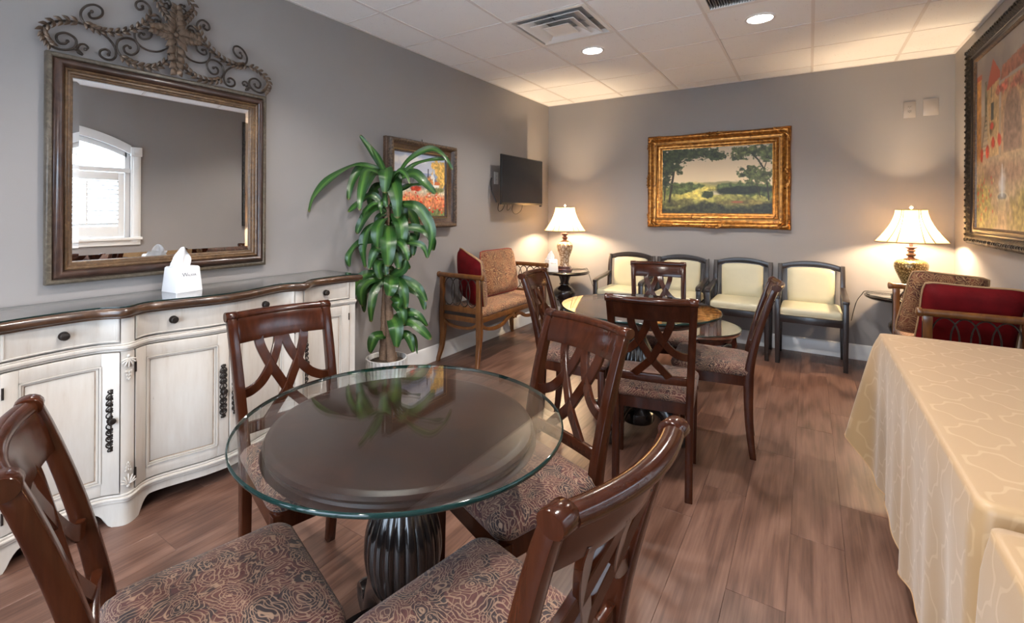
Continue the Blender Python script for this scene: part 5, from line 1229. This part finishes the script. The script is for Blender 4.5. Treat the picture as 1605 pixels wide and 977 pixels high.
# ------------------------------------------------------------------ banquet tables and gold cloths
def banquet(x0, x1, y0, y1, zt, lab):
    t = thing('folding_table', lab, 'table', ((x0+x1)/2, (y0+y1)/2, 0)); o = ((x0+x1)/2, (y0+y1)/2, 0)
    b = MB(o); b.bx(x0+.012, x1-.012, y0+.012, y1-.012, zt-.035, zt-.006); b.build('table_top', 'vent_white', t, bevel=.004)
    for xx in (x0+.08, x1-.08):
        for yy in (y0+.16, y1-.16): b = MB(o); b.tube([V3(xx, yy, 0), V3(xx, yy, zt-.035)], .013, 10); b.build('leg', 'black_plastic', t)
    for yy in (y0+.16, y1-.16): b = MB(o); b.tube([V3(x0+.08, yy, .28), V3(x1-.08, yy, .28)], .010, 8); b.build('crossbar', 'black_plastic', t)
def cloth(x0, x1, y0, y1, zt, hem, lab, flare=None, seed=0, ylim=(-9, 9)):
    """draped cloth; rows run from the top edge down to the hem, folds grow downwards"""
    t = thing('tablecloth', lab, 'tablecloth', ((x0+x1)/2, (y0+y1)/2, 0), 0, 'gold tablecloths'); o = Vector(((x0+x1)/2, (y0+y1)/2, 0))
    r = .028; per = []
    segs = [((x0, y0), (x0, y1), (-1, 0)), ((x0, y1), (x1, y1), (0, 1)), ((x1, y1), (x1, y0), (1, 0)), ((x1, y0), (x0, y0), (0, -1))]
    s = 0
    for q, (p, e, n) in enumerate(segs):
        L = math.hypot(e[0]-p[0], e[1]-p[1]); d = ((e[0]-p[0])/L, (e[1]-p[1])/L); k = max(3, int((L-2*r)/.02))
        for i in range(k+1):
            u = r+(L-2*r)*i/k; per.append((p[0]+d[0]*u, p[1]+d[1]*u, n[0], n[1], s+u, 0))
        n2 = segs[(q+1) % 4][2]; c = (e[0]-n[0]*r-n2[0]*r, e[1]-n[1]*r-n2[1]*r); s += L
        for i in range(1, 8):
            a = PI/2*i/8; nx, ny = n[0]*math.cos(a)+n2[0]*math.sin(a), n[1]*math.cos(a)+n2[1]*math.sin(a); per.append((c[0]+nx*r, c[1]+ny*r, nx, ny, s+(i-4)*.012, math.sin(2*a)))
    rows = [0, .02, .06, .12, .2, .3, .4, .5, .6, .7, .8, .9, 1.0]; vs, uv, fs = [], [], []
    n = len(per); PER = s
    def fold(sv): 
        return .009*math.sin(sv*17+seed)+.006*math.sin(sv*29+seed*2.3+.8)+.010*noise.noise(Vector((sv*5, seed, 0)))
    wall = 1.0
    for ri, tt in enumerate(rows):
        for (px, py, nx, ny, sv, cor) in per:
            fl = 0
            if flare:
                for (fx, fy, fa) in flare: dd = math.hypot(px-fx, py-fy); fl += fa*math.exp(-(dd/.10)**2)
            hz = hem+.02*math.sin(sv*11+seed)+(fl*.75); z = zt-(zt-hz)*tt-(.004 if ri else 0)
            amp = tt**.8; of = fold(sv)*amp*(1-cor)+.010*min(1, tt*10)+fl*tt**.9+.006*tt
            x, y = px+nx*of, py+ny*of; x = min(x, XR-.004); y = min(max(y, ylim[0]), ylim[1])
            vs.append(V3(x, y, z)); uv.append((sv, z))
    for ri in range(len(rows)-1):
        for i in range(n): j = (i+1) % n; fs.append((ri*n+i, ri*n+j, (ri+1)*n+j, (ri+1)*n+i))
    # top sheet as shrinking rings
    rings = [(.97, .002), (.9, .003), (.75, .003), (.5, .003), (.2, .003), (.0, .003)]; cx, cy = (x0+x1)/2, (y0+y1)/2; prev = 0
    for k, dz in rings:
        st = len(vs)
        for (px, py, nx, ny, sv, cor) in per: vs.append(V3(cx+(px-cx)*k, cy+(py-cy)*k, zt+dz)); uv.append((cx+(px-cx)*k, cy+(py-cy)*k))
        for i in range(n): j = (i+1) % n; fs.append((st+i, st+j, prev+j, prev+i))
        prev = st
    me = bpy.data.meshes.new('cloth'); me.from_pydata([tuple(v-o) for v in vs], [], fs); me.materials.append(MAT['gold_cloth'])
    ul = me.uv_layers.new(name='UVMap')
    for lp in me.loops: ul.data[lp.index].uv = uv[lp.vertex_index]
    bm = bmesh.new(); bm.from_mesh(me); bmesh.ops.remove_doubles(bm, verts=bm.verts, dist=1e-5); bmesh.ops.recalc_face_normals(bm, faces=bm.faces)
    for f in bm.faces: f.smooth = True
    bm.to_mesh(me); bm.free()
    ob = bpy.data.objects.new('drape', me); COL.objects.link(ob); ob.parent = t
    b = MB(o); b.tube([vs[(len(rows)-1)*n+i] for i in range(n)], .0022, 5, loop=True); b.build('hem', 'gold_piping', t)
    return t
banquet(.30, .985, 1.40, 3.07, .745, 'folding table under the far gold cloth along right wall'); banquet(.30, .985, -.42, 1.31, .740, 'folding table under the near gold cloth at lower right')
cloth(.288, .990, 1.385, 3.082, .750, .11, 'gold trellis patterned tablecloth draped on the far long table', [(.288, 3.082, .13)], 1, (1.360, 9))
cloth(.288, .990, -.43, 1.325, .742, .07, 'gold trellis patterned tablecloth on the near table, lower right corner', [(.288, 1.325, .03)], 5, (-9, 1.352))
# ------------------------------------------------------------------ potted dracaena
PX, PY = -2.585, 2.535
pt = thing('potted_dracaena', 'tall potted corn plant with long striped leaves against the grey wall', 'plant', (PX, PY, 0))
b = MB(); rib = lambda a, r, z: 1+.022*math.cos(a*36) if z > .01 else 1
b.lathe([(.11, .0), (.128, .006), (.136, .08), (.145, .18), (.150, .252), (.152, .262), (.140, .264), (.134, .255), (.128, .225), (.02, .222)], 144, rmod=lambda a, r, z: 1+(.035*math.cos(a*30) if r > .12 and z < .255 and r != .134 else 0)); b.build('pot', 'pot_ceramic', pt, ang=60)
b = MB(); b.lathe([(.001, .244), (.05, .246), (.10, .240), (.131, .232), (.131, .224), (.001, .224)], 32); b.build('soil', 'soil', pt)
RV, UV_, TV_ = Vector((.8274, .5616, 0)), Vector((0, 0, 1)), Vector((.5616, -.8274, 0))
def cane(pts, r, nm='cane'):
    P = crv(pts, 8); b = MB(); b.tube(P, [r_*(1+.06*math.sin(i*1.9)) for i, r_ in enumerate([interp(i/len(P), [0, 1], r) for i in range(len(P))])], 12); b.build(nm, 'cane', pt)
cane([(0.049, -0.003, 0.235), (0.042, -0.008, 0.403), (0.036, -0.012, 0.563), (0.029, -0.017, 0.74)], (.033, .028))
cane([(-0.028, -0.007, 0.222), (-0.022, -0.003, 0.392), (-0.02, -0.002, 0.589), (-0.015, 0.002, 0.768), (-0.013, 0.003, 1.055), (-0.009, 0.006, 1.378), (-0.004, 0.01, 1.593)], (.036, .014))
cane([(0.038, 0.05, 0.219), (0.033, 0.047, 0.291)], (.02, .014))
LV = [([(-0.019,-0.027,1.644),(-0.073,-0.084,1.776),(-0.149,-0.137,1.899)],0.05),
([(-0.019,-0.027,1.636),(-0.15,-0.153,1.676),(-0.166,-0.375,1.567),(-0.17,-0.508,1.437),(-0.172,-0.548,1.332)],0.071),
([(-0.026,-0.032,1.627),(-0.143,-0.114,1.665),(-0.172,-0.189,1.551),(-0.165,-0.227,1.419)],0.064),
([(-0.019,-0.027,1.618),(-0.042,-0.112,1.613),(-0.065,-0.177,1.506),(-0.101,-0.183,1.376)],0.089),
([(0.003,-0.012,1.662),(0.083,-0.099,1.592),(0.079,-0.104,1.471)],0.1),
([(0.021,-0.0,1.618),(0.1,-0.039,1.543),(0.165,-0.07,1.428),(0.158,-0.055,1.291)],0.11),
([(0.055,0.023,1.565),(0.143,0.07,1.716),(0.271,0.164,1.802),(0.346,0.241,1.747),(0.382,0.288,1.65)],0.05),
([(0.063,0.028,1.556),(0.156,0.107,1.682),(0.271,0.22,1.731),(0.328,0.277,1.728)],0.039),
([(0.055,0.023,1.565),(0.198,0.063,1.615),(0.291,0.089,1.544),(0.342,0.142,1.47)],0.075),
([(0.056,0.023,1.476),(0.113,0.103,1.531),(0.196,0.157,1.544)],0.039),
([(0.034,0.008,1.396),(0.204,0.083,1.378),(0.289,0.12,1.273),(0.317,0.137,1.159),(0.279,0.133,1.0)],0.082),
([(-0.01,-0.022,1.377),(-0.056,-0.097,1.363),(-0.098,-0.151,1.271),(-0.145,-0.165,1.174)],0.082),
([(-0.01,-0.022,1.377),(-0.087,-0.07,1.457),(-0.166,-0.137,1.394),(-0.165,-0.227,1.332)],0.057),
([(-0.007,-0.019,1.288),(0.048,-0.135,1.222),(0.045,-0.139,1.076)],0.107),
([(0.014,-0.005,1.235),(0.128,-0.117,1.121),(0.127,-0.119,0.951)],0.117),
([(0.049,0.019,1.324),(0.162,-0.022,1.239),(0.166,-0.02,1.074)],0.1),
([(-0.01,-0.021,1.253),(-0.093,-0.098,1.208),(-0.125,-0.121,1.075),(-0.121,-0.1,0.923)],0.075),
([(-0.017,-0.026,1.128),(-0.148,-0.117,1.113),(-0.168,-0.211,1.026),(-0.172,-0.207,0.935)],0.064),
([(-0.009,-0.021,1.057),(-0.022,-0.098,1.052),(-0.058,-0.125,0.918)],0.071),
([(0.057,0.024,1.226),(0.213,0.128,1.21),(0.275,0.186,1.129),(0.271,0.202,1.048)],0.064),
([(0.057,0.024,1.129),(0.144,0.111,1.137),(0.153,0.116,1.011)],0.075),
([(0.057,0.024,1.111),(0.237,0.102,1.097),(0.279,0.129,1.0)],0.046),
([(-0.008,-0.02,0.879),(-0.108,-0.116,0.872),(-0.167,-0.178,0.76),(-0.171,-0.206,0.615),(-0.17,-0.196,0.517)],0.078),
([(-0.008,-0.02,0.861),(-0.057,-0.116,0.833),(-0.08,-0.175,0.768),(-0.087,-0.161,0.652)],0.082),
([(-0.005,-0.018,0.843),(-0.02,-0.103,0.764),(-0.005,-0.149,0.66),(-0.018,-0.139,0.544)],0.064),
([(-0.015,-0.025,0.825),(-0.128,-0.086,0.742),(-0.14,-0.095,0.591)],0.057),
([(0.033,0.008,0.87),(0.132,-0.09,0.82),(0.119,-0.101,0.74)],0.107),
([(0.029,0.005,0.861),(0.135,0.021,0.921),(0.157,0.034,0.991)],0.089),
([(0.043,0.015,0.861),(0.157,-0.001,0.785),(0.18,0.013,0.638)],0.082),
([(0.051,0.02,0.861),(0.195,0.098,0.794),(0.262,0.142,0.679)],0.071),
([(0.058,0.025,0.808),(0.183,0.138,0.734),(0.226,0.165,0.609)],0.064),
([(0.04,0.012,0.719),(0.147,-0.032,0.702),(0.144,-0.036,0.65)],0.075),
([(0.04,0.012,0.683),(0.146,0.004,0.618),(0.159,0.011,0.518)],0.075),
([(0.045,0.016,0.559),(0.152,0.056,0.6),(0.225,0.092,0.586),(0.271,0.142,0.498)],0.061),
([(0.034,0.009,0.567),(0.143,-0.047,0.514),(0.145,-0.047,0.367)],0.11),
([(0.045,0.016,0.505),(0.169,0.05,0.542),(0.253,0.075,0.496),(0.313,0.134,0.41)],0.089),
([(-0.003,-0.017,0.425),(-0.008,-0.113,0.427),(-0.035,-0.133,0.318)],0.082),
([(0.053,0.021,0.398),(0.166,0.042,0.438),(0.204,0.066,0.315)],0.071),
([(0.053,0.021,0.398),(0.168,0.104,0.42),(0.193,0.119,0.288)],0.027),
([(0.007,-0.01,1.511),(0.052,-0.072,1.447),(0.059,-0.069,1.368)],0.046),
([(0.005,-0.011,1.324),(-0.086,0.003,1.287),(-0.103,-0.01,1.16)],0.071),
([(0.022,0.0,1.378),(0.055,0.087,1.379),(0.094,0.112,1.252)],0.078),
([(0.009,-0.008,0.915),(0.034,0.061,1.018),(0.118,0.116,0.91)],0.078),
([(0.006,-0.011,1.057),(0.119,-0.038,1.047),(0.143,-0.024,0.926)],0.082),
([(0.003,-0.012,0.986),(0.027,-0.113,0.952),(0.042,-0.104,0.857)],0.071),
([(0.013,-0.006,1.164),(0.105,-0.024,1.168),(0.114,-0.02,0.993)],0.089),
([(0.025,0.002,0.772),(0.049,0.047,0.751),(0.073,0.061,0.662)],0.061)]
def leaf(P, W_):
    k = len(P); C_ = crv(P, 12 if k < 4 else 8); N = len(C_); vs, uv, fs = [], [], []
    tw = random.uniform(-.35, .35); ph = random.uniform(0, 6)
    for i, p in enumerate(C_):
        t = i/(N-1); tg = (C_[min(i+1, N-1)]-C_[max(i-1, 0)]).normalized()
        nv = TV_*.8+UV_*.55+RV*tw; sd = tg.cross(nv); sd = sd.normalized() if sd.length > .05 else RV; nn = sd.cross(tg).normalized()
        ww = W_*.5*(.20+.80*math.sin(PI*min(1, (t*.90+.06))**.85)) if t < .98 else W_*.03
        wav = .007*math.sin(t*11+ph)
        for j, s in enumerate((-1, -.5, 0, .5, 1)):
            q = p+sd*ww*s+nn*(abs(s)*ww*.26+wav*abs(s)*s); q.x = max(q.x, XL+.006-PX); vs.append(q); uv.append((j/4, t))
    for i in range(N-1):
        for j in range(4): fs.append((i*5+j, i*5+j+1, i*5+6+j, i*5+5+j))
    me = bpy.data.meshes.new('leaf'); me.from_pydata([tuple(v) for v in vs], [], fs); me.materials.append(MAT['dracaena_leaf']); ul = me.uv_layers.new(name='UVMap')
    for lp_ in me.loops: ul.data[lp_.index].uv = uv[lp_.vertex_index]
    me.polygons.foreach_set('use_smooth', [True]*len(me.polygons))
    o = bpy.data.objects.new('leaf', me); COL.objects.link(o); o.parent = pt
for P, W_ in LV: leaf(P, W_)
for i, (P, W_) in enumerate(LV):      # the fuller inner leaves, turned about the cane
    if i % 3 == 2 or P[0][2] < .9: continue
    a = random.choice((-1, 1))*random.uniform(.5, 1.1); k = random.uniform(.62, .85); z0 = P[0][2]-random.uniform(.02, .10); ca, sa = math.cos(a), math.sin(a)
    leaf([((x*ca-y*sa)*k, (x*sa+y*ca)*k, z0+(z-P[0][2])*k) for x, y, z in P], W_*.85)
